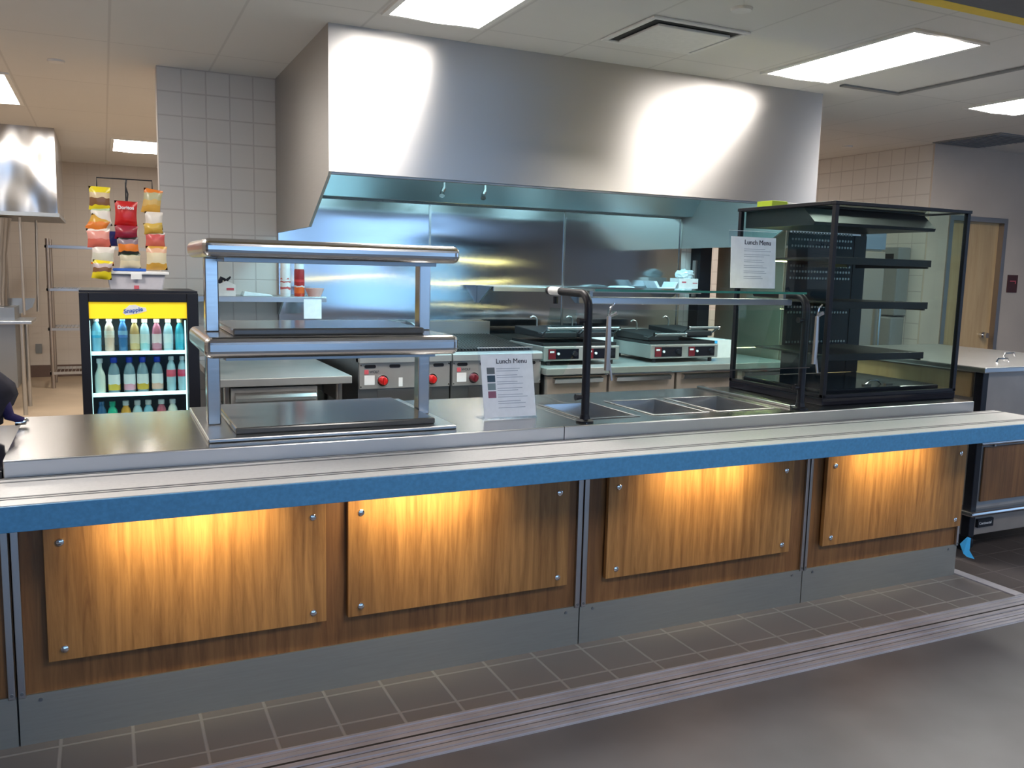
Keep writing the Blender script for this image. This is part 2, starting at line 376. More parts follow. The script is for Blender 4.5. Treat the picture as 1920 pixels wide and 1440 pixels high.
struct('wall_back', MB().box(-5, 6.78, 9.55, 9.65, 0, CZ), M['kitchen_wall'], keep=True)
struct('baseboard_back', MB().box(-5, 6.7, 9.53, 9.55, 0, .15), M['baseboard'], keep=True)
struct('wall_right', MB().box(11.9, 12, -.6, 2.75, 0, CZ), M['plain_wall'], keep=True)
# dining side: walls with window openings that let the daylight in
fw = MB().box(-5, 12, -8.6, -8.5, 0, .6).box(-5, 12, -8.6, -8.5, 2.5, 2.9)
for a, b in ((-5, -2.8), (-.2, .7), (3.3, 4.2), (6.8, 12)): fw.box(a, b, -8.6, -8.5, .6, 2.5)
struct('wall_front', fw, M['plain_wall'], keep=True)
rw = MB().box(10.3, 10.4, -8.5, -.62, 0, .5).box(10.3, 10.4, -8.5, -.62, 2.5, 2.9).box(10.3, 10.4, -8.5, -4.3, .5, 2.5).box(10.3, 10.4, -1.7, -.62, .5, 2.5)
struct('wall_right', rw, M['plain_wall'], keep=True)
# door and frame in the right-hand wall
dr = struct('door_1', MB().box(7.11, 7.81, 2.79, 2.835, 0.01, 2.04), M['door_wood'], keep=True)
MB().tube([(7.69, 2.79, .97), (7.69, 2.76, .97)], .03).build('rose', M['chrome'], dr, smooth=True)
MB().tube([(7.69, 2.76, .97), (7.69, 2.735, .97), (7.69, 2.715, .97)], [.012, .028, .026]).build('knob', M['chrome'], dr, smooth=True)
struct('trim_6', MB().box(7.06, 7.11, 2.735, 2.86, 0, 2.085).box(7.81, 7.86, 2.735, 2.86, 0, 2.085).box(7.11, 7.81, 2.735, 2.86, 2.04, 2.085), M['steel_warm'], keep=True)

# ------------------------------------------------------------------ ceiling fittings
def troffer(x0, x1, y0, y1, label):
    t = thing('ceiling_light', ((x0+x1)/2, (y0+y1)/2, CZ), label, 'ceiling light', 'recessed ceiling lights')
    fr = MB(); w = .03
    fr.box(x0-w, x1+w, y0-w, y0, CZ-.012, CZ).box(x0-w, x1+w, y1, y1+w, CZ-.012, CZ).box(x0-w, x0, y0, y1, CZ-.012, CZ).box(x1, x1+w, y0, y1, CZ-.012, CZ)
    fr.build('frame', M['lamp_frame'], t)
    MB().prism([(x0, CZ-.001), (x1, CZ-.001), (x1, CZ-.008), ((x0+x1)/2, CZ-.018), (x0, CZ-.008)], 'y', y0, y1).build('diffuser', M['lamp'], t)
    return t
troffer(3.655, 4.14, .33, 1.38, 'bright long ceiling light above the display case, whole in view')
troffer(1.29, 1.76, .33, 1.35, 'bright ceiling light cut by the top edge, left of the air diffuser')
troffer(5.56, 6.05, .42, 1.48, 'bright ceiling light cut by the right edge of the picture')
troffer(.14, .60, 6.9, 7.9, 'small distant kitchen ceiling light above the snack bags')
troffer(-1.05, -.555, 3.98, 5.20, 'kitchen ceiling light cut by the left edge of the picture')
for a in ((-3.5, -3.0, .33, 1.38, 'ceiling light farthest left over the serving line, outside the picture'), (-1.1, -.6, .33, 1.38, 'ceiling light over the left end of the serving line, outside the picture'), (1.29, 1.76, -3.6, -2.5, 'left ceiling light of the dining room behind the camera'), (5.1, 5.6, -3.6, -2.5, 'right ceiling light of the dining room behind the camera'), (-2.75, -2.25, 4.0, 5.2, 'added kitchen ceiling light farther left, outside the picture'), (1.9, 2.4, 4.6, 5.8, 'added kitchen ceiling light hidden behind the tiled wall'), (4.9, 5.4, 5.5, 6.6, 'kitchen ceiling light hidden behind the exhaust hood')):  # far-left and tiled-wall kitchen lights are added unseen to brighten the kitchen
    a, lab = a[:4], a[4]
    if a[2] < -1:
        x0, x1, y0, y1 = a
        t = thing('ceiling_light', ((x0+x1)/2, (y0+y1)/2, 2.9), lab, 'ceiling light', 'dining room ceiling lights')
        MB().box(x0, x1, y0, y1, 2.885, 2.9).build('diffuser', M['lamp'], t)
    else: troffer(*a, lab)
# air diffuser
t = thing('air_diffuser', (2.70, 1.0, CZ), 'square white ceiling air diffuser with a dark slot around its plate', 'air vent')
x0, x1, y0, y1 = 2.44, 2.965, .78, 1.22
MB().box(x0-.03, x1+.03, y0-.03, y0, CZ-.012, CZ).box(x0-.03, x1+.03, y1, y1+.03, CZ-.012, CZ).box(x0-.03, x0, y0, y1, CZ-.012, CZ).box(x1, x1+.03, y0, y1, CZ-.012, CZ).build('frame', M['ceil_white'], t, bevel=.004)
MB().box(x0, x1, y0, y1, CZ-.004, CZ).build('dark_slot', M['dark_gap'], t)
MB().box(x0+.05, x1-.035, y0+.05, y1-.03, CZ-.022, CZ-.008).build('plate', M['ceil_white'], t, bevel=.004)
# return grilles and the dark track in the ceiling
t = thing('ceiling_grille', (6.98, 2.5, CZ), 'flat grey ceiling grille beside the tiled wall corner', 'air vent')
g = MB().box(6.70, 7.28, 2.05, 2.70, CZ-.008, CZ)
g.build('frame', M['grey_plastic'], t)
s = MB()
for i in range(12): s.box(6.73, 7.25, 2.09+i*.05, 2.11+i*.05, CZ-.014, CZ-.008)
s.build('slats', M['steel_dark'], t)
t = tag(MB().box(4.28, 4.80, 1.38, 1.42, CZ-.012, CZ-.001).box(4.76, 4.80, -.3, 1.38, CZ-.012, CZ-.001).build('access_panel_track', M['grey_plastic']), 'grey angled track in the ceiling behind the long light', 'ceiling track')
for x, y, l in ((-.222, 3.37, 'small round sprinkler cover in the ceiling over the kitchen'), (2.70, .47, 'small round sprinkler cover in front of the air diffuser'), (6.28, 3.28, 'tiny sprinkler cover above the tiled side wall')):
    tag(MB().lathe([(0.045, 0), (0.05, .006), (0.05, .012)], (x, y, CZ-.012)).build('sprinkler_cover', M['ceil_white'], smooth=True), l, 'sprinkler', 'sprinkler covers in the ceiling')

# ------------------------------------------------------------------ exhaust hood
H = thing('exhaust_hood', (2.73, 2.4, 1.69), 'huge brushed steel exhaust hood hanging over the cooking line', 'exhaust hood')
HX0, HX1, HY = 1.074, 4.39, 1.675
MB().prism([(HY, 1.965), (HY, CZ), (HY+.02, CZ), (HY+.02, 1.975), (HY+.05, 1.965)], 'x', HX0, HX1).build('front_panel', M['hood'], H)
side = [(HY+.001, CZ), (3.175, CZ), (3.175, 1.695), (2.17, 1.70), (HY+.02, 1.945), (HY+.001, 1.965)]
MB().prism(side, 'x', HX0-.004, HX0+.012).build('side_panel', M['hood_side'], H)
MB().prism(side, 'x', HX1-.012, HX1+.004).build('side_panel', M['hood_side'], H)
MB().prism([(2.45, CZ-.02), (3.172, CZ-.02), (3.172, 1.95), (3.02, 1.95)], 'x', HX0+.013, HX1-.013).build('plenum', M['hood_inside'], H)
MB().box(HX0+.013, HX1-.013, HY+.021, 2.45, CZ-.04, CZ-.02).build('roof', M['hood_inside'], H)
for x in (1.985, 2.27):
    p = MB().tube([(x, 2.42, 2.6), (x, 2.42, 2.02), (x, 2.42, 1.99)], .008, 8)
    p.build('suppression_pipe', M['steel_bright'], H, smooth=True)
    MB().tube([(x, 2.42, 1.99), (x-.012, 2.42, 1.965), (x-.02, 2.40, 1.94)], [.016, .013, .018], 8).build('nozzle', M['steel_bright'], H, smooth=True)
MB().box(HX0+.012, HX1-.012, HY+.02, HY+.06, 1.955, 1.967).build('gutter', M['steel_dark'], H)

# stainless wall panels behind the line
for i, (a, b) in enumerate(((1.074, 2.152), (2.160, 3.262), (3.270, 4.362))):
    t = tag(box('wall_panel', M['splash'], None, a, b, 3.155, 3.178, .02, 1.94, bevel=.002), ('left stainless wall panel behind the cooking line under the hood', 'middle stainless wall panel behind the cooking line under the hood', 'right stainless wall panel behind the cooking line under the hood')[i], 'steel wall panel', 'stainless wall panels')
    if i: box('joint_strip', M['steel_bright'], t, a-.012, a+.004, 3.150, 3.157, .02, 1.94)
    if i == 2: box('edge_strip', M['steel_bright'], t, b-.004, b+.014, 3.145, 3.157, .02, 1.94)

# ------------------------------------------------------------------ serving counter
def bay(x0, x1, panels, label, posts):
    t = thing('counter_base', ((x0+x1)/2, .3, 0), label, 'counter base', 'wood fronted counter bases')
    box('backing_panel', M['wood_dark'], t, x0, x1, 0.0, .02, .155, .834)
    k = box('kick_plate', M['steel_kick'], t, x0+.001, x1-.001, -.006, .012, 0.0, .16)
    for sx in (x0+.06, x1-.06):
        MB().tube([(sx, -.009, .14), (sx, -.005, .14)], .006, 8).build('screw', M['steel_dark'], k, smooth=True)
    box('side_panel', M['steel_dark'], t, x0+.001, x0+.018, .021, .76, 0, .834)
    box('side_panel', M['steel_dark'], t, x1-.018, x1-.001, .021, .76, 0, .834)
    for a, b in panels:
        p = box('front_panel', M['wood'], t, a, b, -.032, -.012, .265, .735, bevel=.0015)
        for bx in (a+.045, b-.045):
            for bz in (.302, .638):
                bl = MB().tube([(bx, -.032, bz), (bx, -.037, bz), (bx, -.040, bz)], [.012, .011, .005], 12)
                bl.build('bolt', M['chrome'], p, smooth=True)
                
        for bx in (a+.06, b-.06):
            box('spacer', M['steel_dark'], p, bx-.01, bx+.01, -.012, -.001, .45, .48)
    for a, b in posts:
        q = box('corner_post', M['steel'], t, a, b, -.014, -.001, .155, .834, bevel=.002)
        MB().tube([((a+b)/2, -.017, .17), ((a+b)/2, -.014, .17)], .005, 8).build('screw', M['steel_dark'], q, smooth=True)
    return t
bay(-1.6, -.281, [(-1.35, -.36)], 'counter base cut by the left edge, orange wood front', [(-.303, -.283)])
bay(-.278, 1.671, [(-.19, .655), (.731, 1.598)], 'wide counter base with two bolted wood panels', [(-.277, -.256), (1.648, 1.669)])
bay(1.674, 2.836, [(1.774, 2.723)], 'counter base with one wood panel, between the middle and right steel posts', [(1.676, 1.697), (2.818, 2.834)])
bay(2.839, 3.862, [(2.922, 3.838)], 'counter base with one wood panel at the right end', [(2.841, 2.856), (3.846, 3.861)])

# worktop with openings for the food wells
PANS = [(1.735, 1.985), (2.078, 2.340), (2.408, 2.705)]
PY0, PY1 = .115, .50
wt = thing('worktop', (1.8, .39, .835), 'long brushed stainless worktop on the serving counter', 'worktop')
w = MB().box(-.285, PANS[0][0], 0, .79, .835, .89).box(PANS[2][1], 3.885, 0, .79, .835, .89)
w.box(PANS[0][0], PANS[2][1], 0, PY0, .835, .89).box(PANS[0][0], PANS[2][1], PY1, .79, .835, .89)
w.box(PANS[0][1], PANS[1][0], PY0, PY1, .835, .89).box(PANS[1][1], PANS[2][0], PY0, PY1, .835, .89)
bmesh.ops.remove_doubles(w.bm, verts=w.bm.verts, dist=1e-5)
w.build('slab', M['steel_top'], wt)
box('front_edge', M['steel'], wt, -.285, 3.885, -.012, -.0005, .836, .8905, bevel=.004)
box('joint', M['dark_gap'], wt, 1.574, 1.577, -.0125, -.003, .837, .8908)
MB().box(1.868, 1.874, PY1+.01, .785, .8895, .8915).box(1.69, 1.694, .02, .785, .8895, .8912).build('seam', M['steel_bright'], wt)
MB().box(2.80, 2.85, .10, .79, .8898, .902).build('raised_rim', M['steel_bright'], wt, bevel=.004)
for i, (a, b) in enumerate(PANS):
    t = thing('food_pan', ((a+b)/2, (PY0+PY1)/2, .77), ('empty stainless food pan nearest the black guard post', 'empty stainless food pan, middle one of three in the worktop', 'empty stainless food pan nearest the display case')[i], 'food pan', 'food pans sunk in the worktop')
    r = MB(); e = .012
    r.box(a-e, b+e, PY0-e, PY0+.004, .8905, .894).box(a-e, b+e, PY1-.004, PY1+e, .8905, .894).box(a-e, a+.004, PY0+.004, PY1-.004, .8905, .894).box(b-.004, b+e, PY0+.004, PY1-.004, .8905, .894)
    r.build('rim', M['steel_bright'], t, bevel=.0015)
    c = .02
    bm = MB(); T = [(a+.003, PY0+.003), (b-.003, PY0+.003), (b-.003, PY1-.003), (a+.003, PY1-.003)]; Bt = [(a+c, PY0+c), (b-c, PY0+c), (b-c, PY1-c), (a+c, PY1-c)]
    vt = [bm.bm.verts.new((*p, .8905)) for p in T]; vb = [bm.bm.verts.new((*p, .775)) for p in Bt]
    for k in range(4): bm.bm.faces.new((vt[k], vt[(k+1) % 4], vb[(k+1) % 4], vb[k]))
    bm.bm.faces.new(vb)
    o = bm.build('basin', M['steel_bright'], t, smooth=False); sm = o.modifiers.new('thick', 'SOLIDIFY'); sm.thickness = .0015

# tray rail
tr = thing('tray_rail', (1.2, -.19, .77), 'long pale tray rail with blue speckled front edge along the counter', 'tray rail')
box('slab', M['rail_top'], tr, -1.6, 4.03, -.342, -.0155, .775, .84, bevel=.002)
box('front_edge', M['rail_blue'], tr, -1.6, 4.03, -.352, -.3425, .769, .8385, bevel=.002)
for y0, y1 in ((-.078, -.068), (-.262, -.253), (-.283, -.276), (-.036, -.030)):
    box('slide_strip', M['rail_line'] if y0 > -.27 or y0 < -.28 else M['rail_line'], tr, -1.6, 4.03, y0, y1, .8398, .8412)
for x in (.21, .98, 2.23, 3.29):
    box('lamp_housing', M['steel_dark'], tr, x-.25, x+.25, -.225, -.165, .760, .7752)

# dark section of counter beyond the left end of the worktop
tag(box('side_worktop', M['black_gloss'], None, -1.6, -.288, -.012, .79, .835, .862, bevel=.003), 'dark counter surface left of the steel worktop', 'worktop')

# ------------------------------------------------------------------ heated shelf station
hs = thing('heated_shelf', (.73, .36, .89), 'two-tier stainless heated pass shelf on two square posts', 'heated shelf')
box('base_plate', M['steel'], hs, .292, 1.165, .067, .765, .8905, .905, bevel=.004)
p = box('heated_plate', M['ceramic'], hs, .385, 1.10, .12, .66, .905, .928, bevel=.006)
def slab(z0, z1, name):
    r = min(.024, (z1-z0)*.42)
    o = MB().box(.288, 1.172, .067, .655, z0, z1).build(name, M['steel_bright'], hs, bevel=r, seg=5)
    return o
slab(1.168, 1.238, 'middle_shelf'); slab(1.497, 1.558, 'top_shelf')
box('heated_plate', M['ceramic'], hs, .385, 1.06, .14, .60, 1.238, 1.262, bevel=.006)
box('heater_panel', M['steel_dark'], hs, .36, 1.10, .13, .60, 1.155, 1.168)
box('heater_panel', M['steel_dark'], hs, .36, 1.10, .13, .60, 1.484, 1.497)
for px in (.318, 1.105):
    box('post', M['steel_bright'], hs, px, px+.046, .33, .385, .905, 1.168, bevel=.004)
    box('post', M['steel_bright'], hs, px, px+.046, .33, .385, 1.238, 1.497, bevel=.004)

# ------------------------------------------------------------------ menu signs
def menu(name, x0, x1, yb, yt, z0, z1, label, pics):
    t = thing(name, ((x0+x1)/2, yb, z0), label, 'menu sign')
    lean = (yt-yb)/(z1-z0)
    def yy(z): return yb+lean*(z-z0)
    MB().prism([(yb, z0), (yt, z1), (yt+.004, z1), (yb+.004, z0)], 'x', x0, x1).build('acrylic_stand', M['acrylic'], t)
    MB().prism([(yb, z0), (yb+.07, z0), (yb+.07, z0+.004), (yb, z0+.004)], 'x', x0, x1).build('foot', M['acrylic'], t)
    za, zb = z0+.006, z1-.028
    MB().prism([(yy(za)-.003, za), (yy(zb)-.003, zb), (yy(zb)-.0015, zb), (yy(za)-.0015, za)], 'x', x0+.008, x1-.006).build('sheet', M['paper'], t)
    MB().prism([(yt-.0012, z1-.0018), (yt-.0012, z1+.0004), (yt+.0045, z1+.0004), (yt+.0045, z1-.0018)], 'x', x0, x1).build('acrylic_edge', M['label'], t)
    W = x1-x0
    rx = math.pi/2 - math.atan(lean)
    zz = zb-.035
    text('Lunch Menu', W*.115, (x0+W*.30, yy(zz)-.0045, zz), M['ink'], t, rot=(rx, 0, 0))
    ln = MB(); z = zz-.022; i = 0
    while z > za+.03:
        l = x0+W*.30; e = l+W*(.36+.22*random.random())
        if i % 3 != 2:
            y = yy(z)-.0036
            ln.prism([(y, z), (y+lean*.0022, z+.0022), (y+lean*.0022+.0006, z+.0022), (y+.0006, z)], 'x', l, min(e, x1-.03))
        z -= .0085; i += 1
    ln.build('printed_lines', M['ink_grey'], t)
    if pics:
        for k, c in enumerate(((.12, .14, .16), (.03, .07, .11), (.20, .27, .30), (.26, .10, .16))):
            z = zb-.05-k*.031; y = yy(z)-.0038
            MB().prism([(y-lean*.026, z-.026), (y, z), (y+.0008, z), (y-lean*.026+.0008, z-.026)], 'x', x0+W*.13, x0+W*.27).build('picture', flat('printed picture', c, .7), t)
    return t
menu('menu_sign', 1.335, 1.578, .225, .285, .8905, 1.170, 'Lunch Menu sheet with pictures in clear stand on the worktop', True)
menu('menu_sign', 2.625, 2.905, .36, .375, 1.4165, 1.688, 'Lunch Menu sheet in clear stand on top of the glass guard', False)

# ------------------------------------------------------------------ sneeze guard
sg = thing('sneeze_guard', (2.26, .25, .89), 'glass sneeze guard on two black tube posts over the food pans', 'sneeze guard')
for i, gx in enumerate((1.705, 2.820)):
    path = [(gx, .06, .893), (gx, .06, 1.33)] + [(gx, .06+.055-.055*math.cos(a), 1.335+.06*math.sin(a)) for a in [PI/2*k/6 for k in range(1, 7)]] + [(gx, .40, 1.398)]
    ps = MB().tube(path, .0165, 14).build('post', M['black'], sg, smooth=True)
    MB().lathe([(.036, 0), (.036, .006), (.022, .012), (.018, .03)], (gx, .06, .8905)).build('foot', M['black'], ps, smooth=True)
    if i == 0:
        MB().tube([(gx, .29, 1.3975), (gx, .375, 1.398)], .0178, 14).build('white_sticker', M['label'], ps, smooth=True)
        MB().tube([(gx, .335, 1.375), (gx, .335, 1.345)], .011, 10).build('glass_stop', M['black'], ps, smooth=True)
    for cz in (.99, 1.29):
        MB().tube([(gx-.016, .06, cz), (gx-.045, .06, cz)], [.008, .013], 10).build('clamp', M['black'], ps, smooth=True)
box('top_glass', M['glass'], sg, 1.725, 2.802, .05, .47, 1.4045, 1.4135)
MB().box(1.725, 2.802, .045, .05, 1.4045, 1.4135).build('glass_edge', M['glass_edge'], sg)
box('light_bar', M['steel'], sg, 1.74, 2.80, .13, .20, 1.352, 1.380, bevel=.003)
MB().tube([(1.78, .212, 1.369), (2.76, .212, 1.369)], .006, 8).build('added_glow_tube', M['glow_added'], sg, smooth=True)  # unseen glowing tube added for a yellow reflection in the wall panels
MB().box(1.76, 1.775, .15, .18, 1.38, 1.4045).box(2.765, 2.78, .15, .18, 1.38, 1.4045).build('bar_hanger', M['steel_dark'], sg)
# hinged front pane held by two chromed arms
pane = [(1.765, 1.085)] + arc(2.815, 1.105, .02, 270, 360, 4) + [(2.835, 1.335), (1.765, 1.335)]
MB().prism(pane, 'y', .012, .018).build('front_pane', M['glass'], sg)
MB().box(1.765, 2.815, .0115, .0185, 1.082, 1.0855).build('glass_edge', M['chrome'], sg)
for gx in (1.765, 2.83):
    br = MB().tube([(gx, .005, 1.10), (gx, .003, 1.2), (gx, .004, 1.31)], [.012, .012, .009], 8).build('pane_arm', M['steel_warm'], sg, smooth=True)
    MB().tube([(gx, .004, 1.31), (gx+.004, .0, 1.345), (gx+.018, -.004, 1.362)], .0035, 8).build('hook', M['chrome'], br, smooth=True)
    MB().tube([(gx, .005, 1.31), (gx+.03, .0, 1.325)], [.008, .008], 8).build('clip', M['chrome'], br, smooth=True)
    MB().tube([(gx+.01, .005, 1.13), (gx+.02, .0, 1.06)], .005, 8).build('lever', M['steel_warm'], br, smooth=True)
for gx in (1.670, 2.86):
    ep = [(.09, 1.17), (.20, 1.055), (.40, 1.045), (.31, 1.33), (.09, 1.33)]
    MB().prism(ep, 'x', gx-.0025, gx+.0025).build('end_pane', M['glass'], sg)

# ------------------------------------------------------------------ glass display case
dc = thing('display_case', (3.45, .43, .89), 'black framed glass display case with three empty shelves', 'display case')
X0, X1, Y0, Y1, Z0, Z1 = 2.992, 3.885, .10, .765, .8905, 1.825
f = .022
box('base', M['black_gloss'], dc, X0, X1, Y0, Y1, Z0, Z0+.035, bevel=.004)
box('base_deck', M['black_gloss'], dc, X0+.05, X1-.05, Y0+.06, Y1-.05, Z0+.035, Z0+.065, bevel=.006)
MB().box(X0, X1, Y0, Y0+f, Z0+.036, Z0+.05).box(X0, X0+f, Y0+f, Y1, Z0+.036, Z0+.05).build('bottom_rail', M['black'], dc)
for a, b in ((X0, Y0), (X1-f, Y0), (X0, Y1-f), (X1-f, Y1-f)):
    box('post', M['black'], dc, a, a+f, b, b+f, Z0+.035, Z1-.016, bevel=.002)
MB().box(X0-.004, X1+.004, Y0-.004, Y0+f, Z1-.016, Z1).box(X0-.004, X1+.004, Y1-f, Y1+.004, Z1-.016, Z1).box(X0-.004, X0+f, Y0+f, Y1-f, Z1-.016, Z1).box(X1-f, X1+.004, Y0+f, Y1-f, Z1-.016, Z1).build('top_frame', M['black'], dc, bevel=.002)
box('top_glass', M['glass'], dc, X0+f, X1-f, Y0+f, .30, Z1-.012, Z1-.006)
MB().prism([(.33, Z1-.018), (.74, Z1-.018), (.74, Z1-.10), (.26, Z1-.10), (.255, Z1-.085)], 'x', X0+.03, X1-.05).build('lamp_canopy', M['black'], dc)
box('top_cover', M['black'], dc, X0+f, X1-f, .30, Y1-f, Z1-.014, Z1-.004)
box('front_glass', M['glass'], dc, X0+f, X1-f, Y0+.008, Y0+.013, Z0+.05, Z1-.017)
box('side_glass', M['glass'], dc, X0+.008, X0+.013, Y0+f, Y1-f, Z0+.05, Z1-.017)
box('side_glass', M['glass'], dc, X1-.013, X1-.008, Y0+f, Y1-f, Z0+.05, Z1-.017)
# rear frame: two solid strips pierced with rows of slots, and glass doors
box('rear_post', M['black'], dc, 3.775, X1-f, Y1-.045, Y1-.024, Z0+.066, Z1-.11)
box('rear_door', M['glass'], dc, X0+f, 3.30, Y1-.035, Y1-.03, Z0+.066, Z1-.11)
for lz in (1.560, 1.352, 1.102):
    box('shelf_light', M['led'], dc, 3.02, 3.86, Y1-.016, Y1-.012, lz, lz+(.0045 if lz > 1.2 else .001))
for sz in (1.566, 1.358, 1.108):
    sh = box('shelf', M['black'], dc, X0+.10, 3.738, .20, .70, sz, sz+.010, bevel=.002)
    box('front_lip', M['black'], sh, X0+.10, 3.745, .19, .20, sz-.022, sz+.012, bevel=.002)
    box('side_lip', M['black'], sh, 3.728, 3.738, .20, .66, sz-.030, sz)
    box('shelf_bracket', M['black'], sh, 3.45, 3.464, .45, .724, sz-.03, sz)
pf = MB()
pz = []
for s_, zc in ((1.71, 0), (1.675, 0), (1.64, 0), (1.535, 0), (1.505, 0), (1.47, 0), (1.315, 0), (1.285, 0), (1.125, 0)):
    for i in range(21):
        x = 3.32+i*.021
        pf.prism(rrect(x, x+.014, s_, s_+.012, .004), 'y', Y1-.045, Y1-.0425)
pp = box('slotted_panel', M['grey_plastic'], dc, 3.302, 3.774, Y1-.042, Y1-.038, Z0+.066, Z1-.11)
pp.data.materials[0] = M['black']
pf.build('slots', M['steel_bright'], pp)
MB().tube([(3.42, .25, Z0+.067), (3.45, .25, Z0+.085), (3.50, .25, Z0+.085), (3.53, .25, Z0+.067)], .004, 8).build('handle', M['chrome'], dc, smooth=True)
MB().box(3.38, 3.43, .22, .235, Z0+.0655, Z0+.072).box(3.53, 3.58, .22, .235, Z0+.0655, Z0+.072).build('clip', M['chrome'], dc)
tag(box('carton', M['limegreen'], None, 3.02, 3.12, .55, .66, Z1+.0005, Z1+.03, bevel=.002), 'small lime green carton lying on top of the display case', 'carton')
b = tag(box('carton', M['cardboard'], None, 3.125, 3.20, .55, .66, Z1+.0005, Z1+.024, bevel=.002), 'small white carton beside the lime one on top of the display case', 'carton')

# ------------------------------------------------------------------ cooking line
def wolf(x0, x1, label, top):
    t = thing('range', ((x0+x1)/2, 2.65, 0), label, 'cooking equipment', 'gas griddle and charbroiler')
    yf = 2.2
    box('body', M['steel_dark'], t, x0, x1, yf+.02, 3.14, .60, .93)
    box('control_panel', M['satin'], t, x0+.004, x1-.004, yf, yf+.02, .745, .905, bevel=.002)
    MB().prism([(yf-.02, .905), (yf-.02, .945), (yf+.0, .955), (yf+.07, .955), (yf+.07, .905)], 'x', x0, x1).build('front_rail', M['satin'], t, bevel=.002)
    for sx, kx in ((x0+.03, .148),):
        MB().prism(rrect(x0+.035, x0+.105, .872, .892, .009), 'y', yf-.003, yf).build('vent_slot', M['black'], t)
        MB().prism(rrect(x0+.19, x0+.26, .872, .892, .009), 'y', yf-.003, yf).build('vent_slot', M['black'], t)
        MB().prism(rrect(x1-.115, x1-.045, .872, .892, .009), 'y', yf-.003, yf).build('vent_slot', M['black'], t)
    box('label', M['label'], t, x0+.034, x0+.098, yf-.002, yf, .770, .828)
    box('label', M['label'], t, x0+.25, x0+.275, yf-.002, yf, .755, .81)
    box('badge', M['pink'], t, x0+.034, x0+.060, yf-.002, yf, .835, .862)
    text('WOLF', .022, (x0+.064, yf-.001, .842), M['ink'], t)
    for kx in (x0+.148, x1-.125):
        MB().tube([(kx, yf, .795), (kx, yf-.008, .795)], .034, 20).build('bezel', M['chrome'], t, smooth=True)
        k = MB().tube([(kx, yf-.008, .795), (kx, yf-.030, .795), (kx, yf-.034, .795)], [.027, .024, .018], 20).build('knob', M['red'] if top == 'griddle' else M['darkred'], t, smooth=True)
        box('grip', M['red'] if top == 'griddle' else M['darkred'], k, kx-.005, kx+.005, yf-.044, yf-.034, .772, .818, bevel=.002)
    for sx in (x0+.012, x1-.012):
        for sz in (.76, .89):
            MB().tube([(sx, yf, sz), (sx, yf-.004, sz)], .004, 8).build('screw', M['chrome'], t, smooth=True)
    for a in (x0+.02, x1-.06):
        for b_ in (2.24, 3.06):
            box('leg', M['steel_dark'], t, a, a+.04, b_, b_+.04, 0, .60)
    box('undershelf', M['steel_dark'], t, x0+.02, x1-.02, 2.24, 3.10, .30, .33)
    box('drip_drawer', M['steel'], t, x0+.12, x1-.12, yf+.01, 2.9, .64, .735)
    if top == 'griddle':
        box('griddle_plate', M['steel_dark'], t, x0+.03, x1-.03, 2.275, 3.05, .931, .955)
        MB().prism([(2.22, .931), (3.13, .931), (3.13, 1.10), (2.95, 1.10), (2.30, .965), (2.22, .955)], 'x', x0, x0+.014).build('side_splash', M['steel_dark'], t)
        MB().prism([(2.22, .931), (3.13, .931), (3.13, 1.10), (2.95, 1.10), (2.30, .965), (2.22, .955)], 'x', x1-.014, x1).build('side_splash', M['steel_dark'], t)
        box('back_splash', M['steel'], t, x0+.015, x1-.015, 3.06, 3.13, .931, 1.10)
    else:
        g = MB()
        for i in range(26):
            x = x0+.04+i*(x1-x0-.09)/25
            g.prism([(2.29, .958), (3.02, 1.0), (3.02, 1.012), (2.29, .970)], 'x', x, x+.011)
        g.prism([(2.29, .950), (2.31, .951), (2.31, .958), (2.29, .957)], 'x', x0+.03, x1-.03).build('grate', M['grate'], t)
        box('burner_box', M['grate'], t, x0+.02, x1-.02, 2.275, 3.05, .931, .949)
        box('back_splash', M['steel'], t, x0, x1-.0, 3.06, 3.13, .931, 1.10)
    return t
wolf(1.372, 1.962, 'gas griddle with bright red knob, seen under the heated shelf', 'griddle')
wolf(1.972, 2.605, 'charbroiler with dark red knob behind the menu sign', 'grill')

# work table on the left with drawers
t = thing('work_table', (.75, 2.6, 0), 'stainless work table with drawer seen through the heated shelf', 'work table')
box('table_top', M['satin'], t, .54, 1.300, 2.08, 3.14, .80, .845, bevel=.004)
box('upstand', M['steel_bright'], t, .54, 1.300, 3.10, 3.14, .845, .875, bevel=.003)
for a in (.58, 1.215):
    for b_ in (2.14, 3.05): MB().tube([(a+.02, b_, 0), (a+.02, b_, .80)], .02, 12).build('leg', M['steel'], t, smooth=True)
d = box('drawer', M['satin'], t, .62, 1.10, 2.10, 2.8, .655, .79, bevel=.003)
MB().prism([(2.065, .735), (2.10, .765), (2.10, .735), (2.085, .715)], 'x', .64, 1.09).build('handle', M['steel_bright'], d)
d = box('drawer', M['steel_dark'], t, .62, 1.10, 2.10, 2.8, .45, .64, bevel=.003)
box('undershelf', M['steel'], t, .60, 1.26, 2.14, 3.05, .20, .225)

# refrigerated base with three doors
t = thing('refrigerated_base', (3.6, 2.6, 0), 'low stainless refrigerated base carrying the sandwich grills', 'refrigerated counter')
box('top', M['satin'], t, 2.615, 4.70, 2.14, 3.14, .80, .845, bevel=.004)
box('body', M['steel_dark'], t, 2.63, 4.69, 2.20, 3.13, .12, .80)
for a, b_ in ((2.635, 3.095), (3.115, 3.655), (3.675, 4.20), (4.22, 4.68)):
    d = box('door', M['satin_warm'], t, a, b_, 2.165, 2.20, .14, .788, bevel=.003)
    MB().prism([(2.125, .772), (2.165, .782), (2.165, .745), (2.135, .745)], 'x', a+.04, b_-.05).build('handle', M['steel_bright'], d)
for a in (2.7, 4.6):
    for b_ in (2.25, 3.05): MB().tube([(a, b_, 0), (a, b_, .12)], .02, 10).build('leg', M['steel_dark'], t, smooth=True)

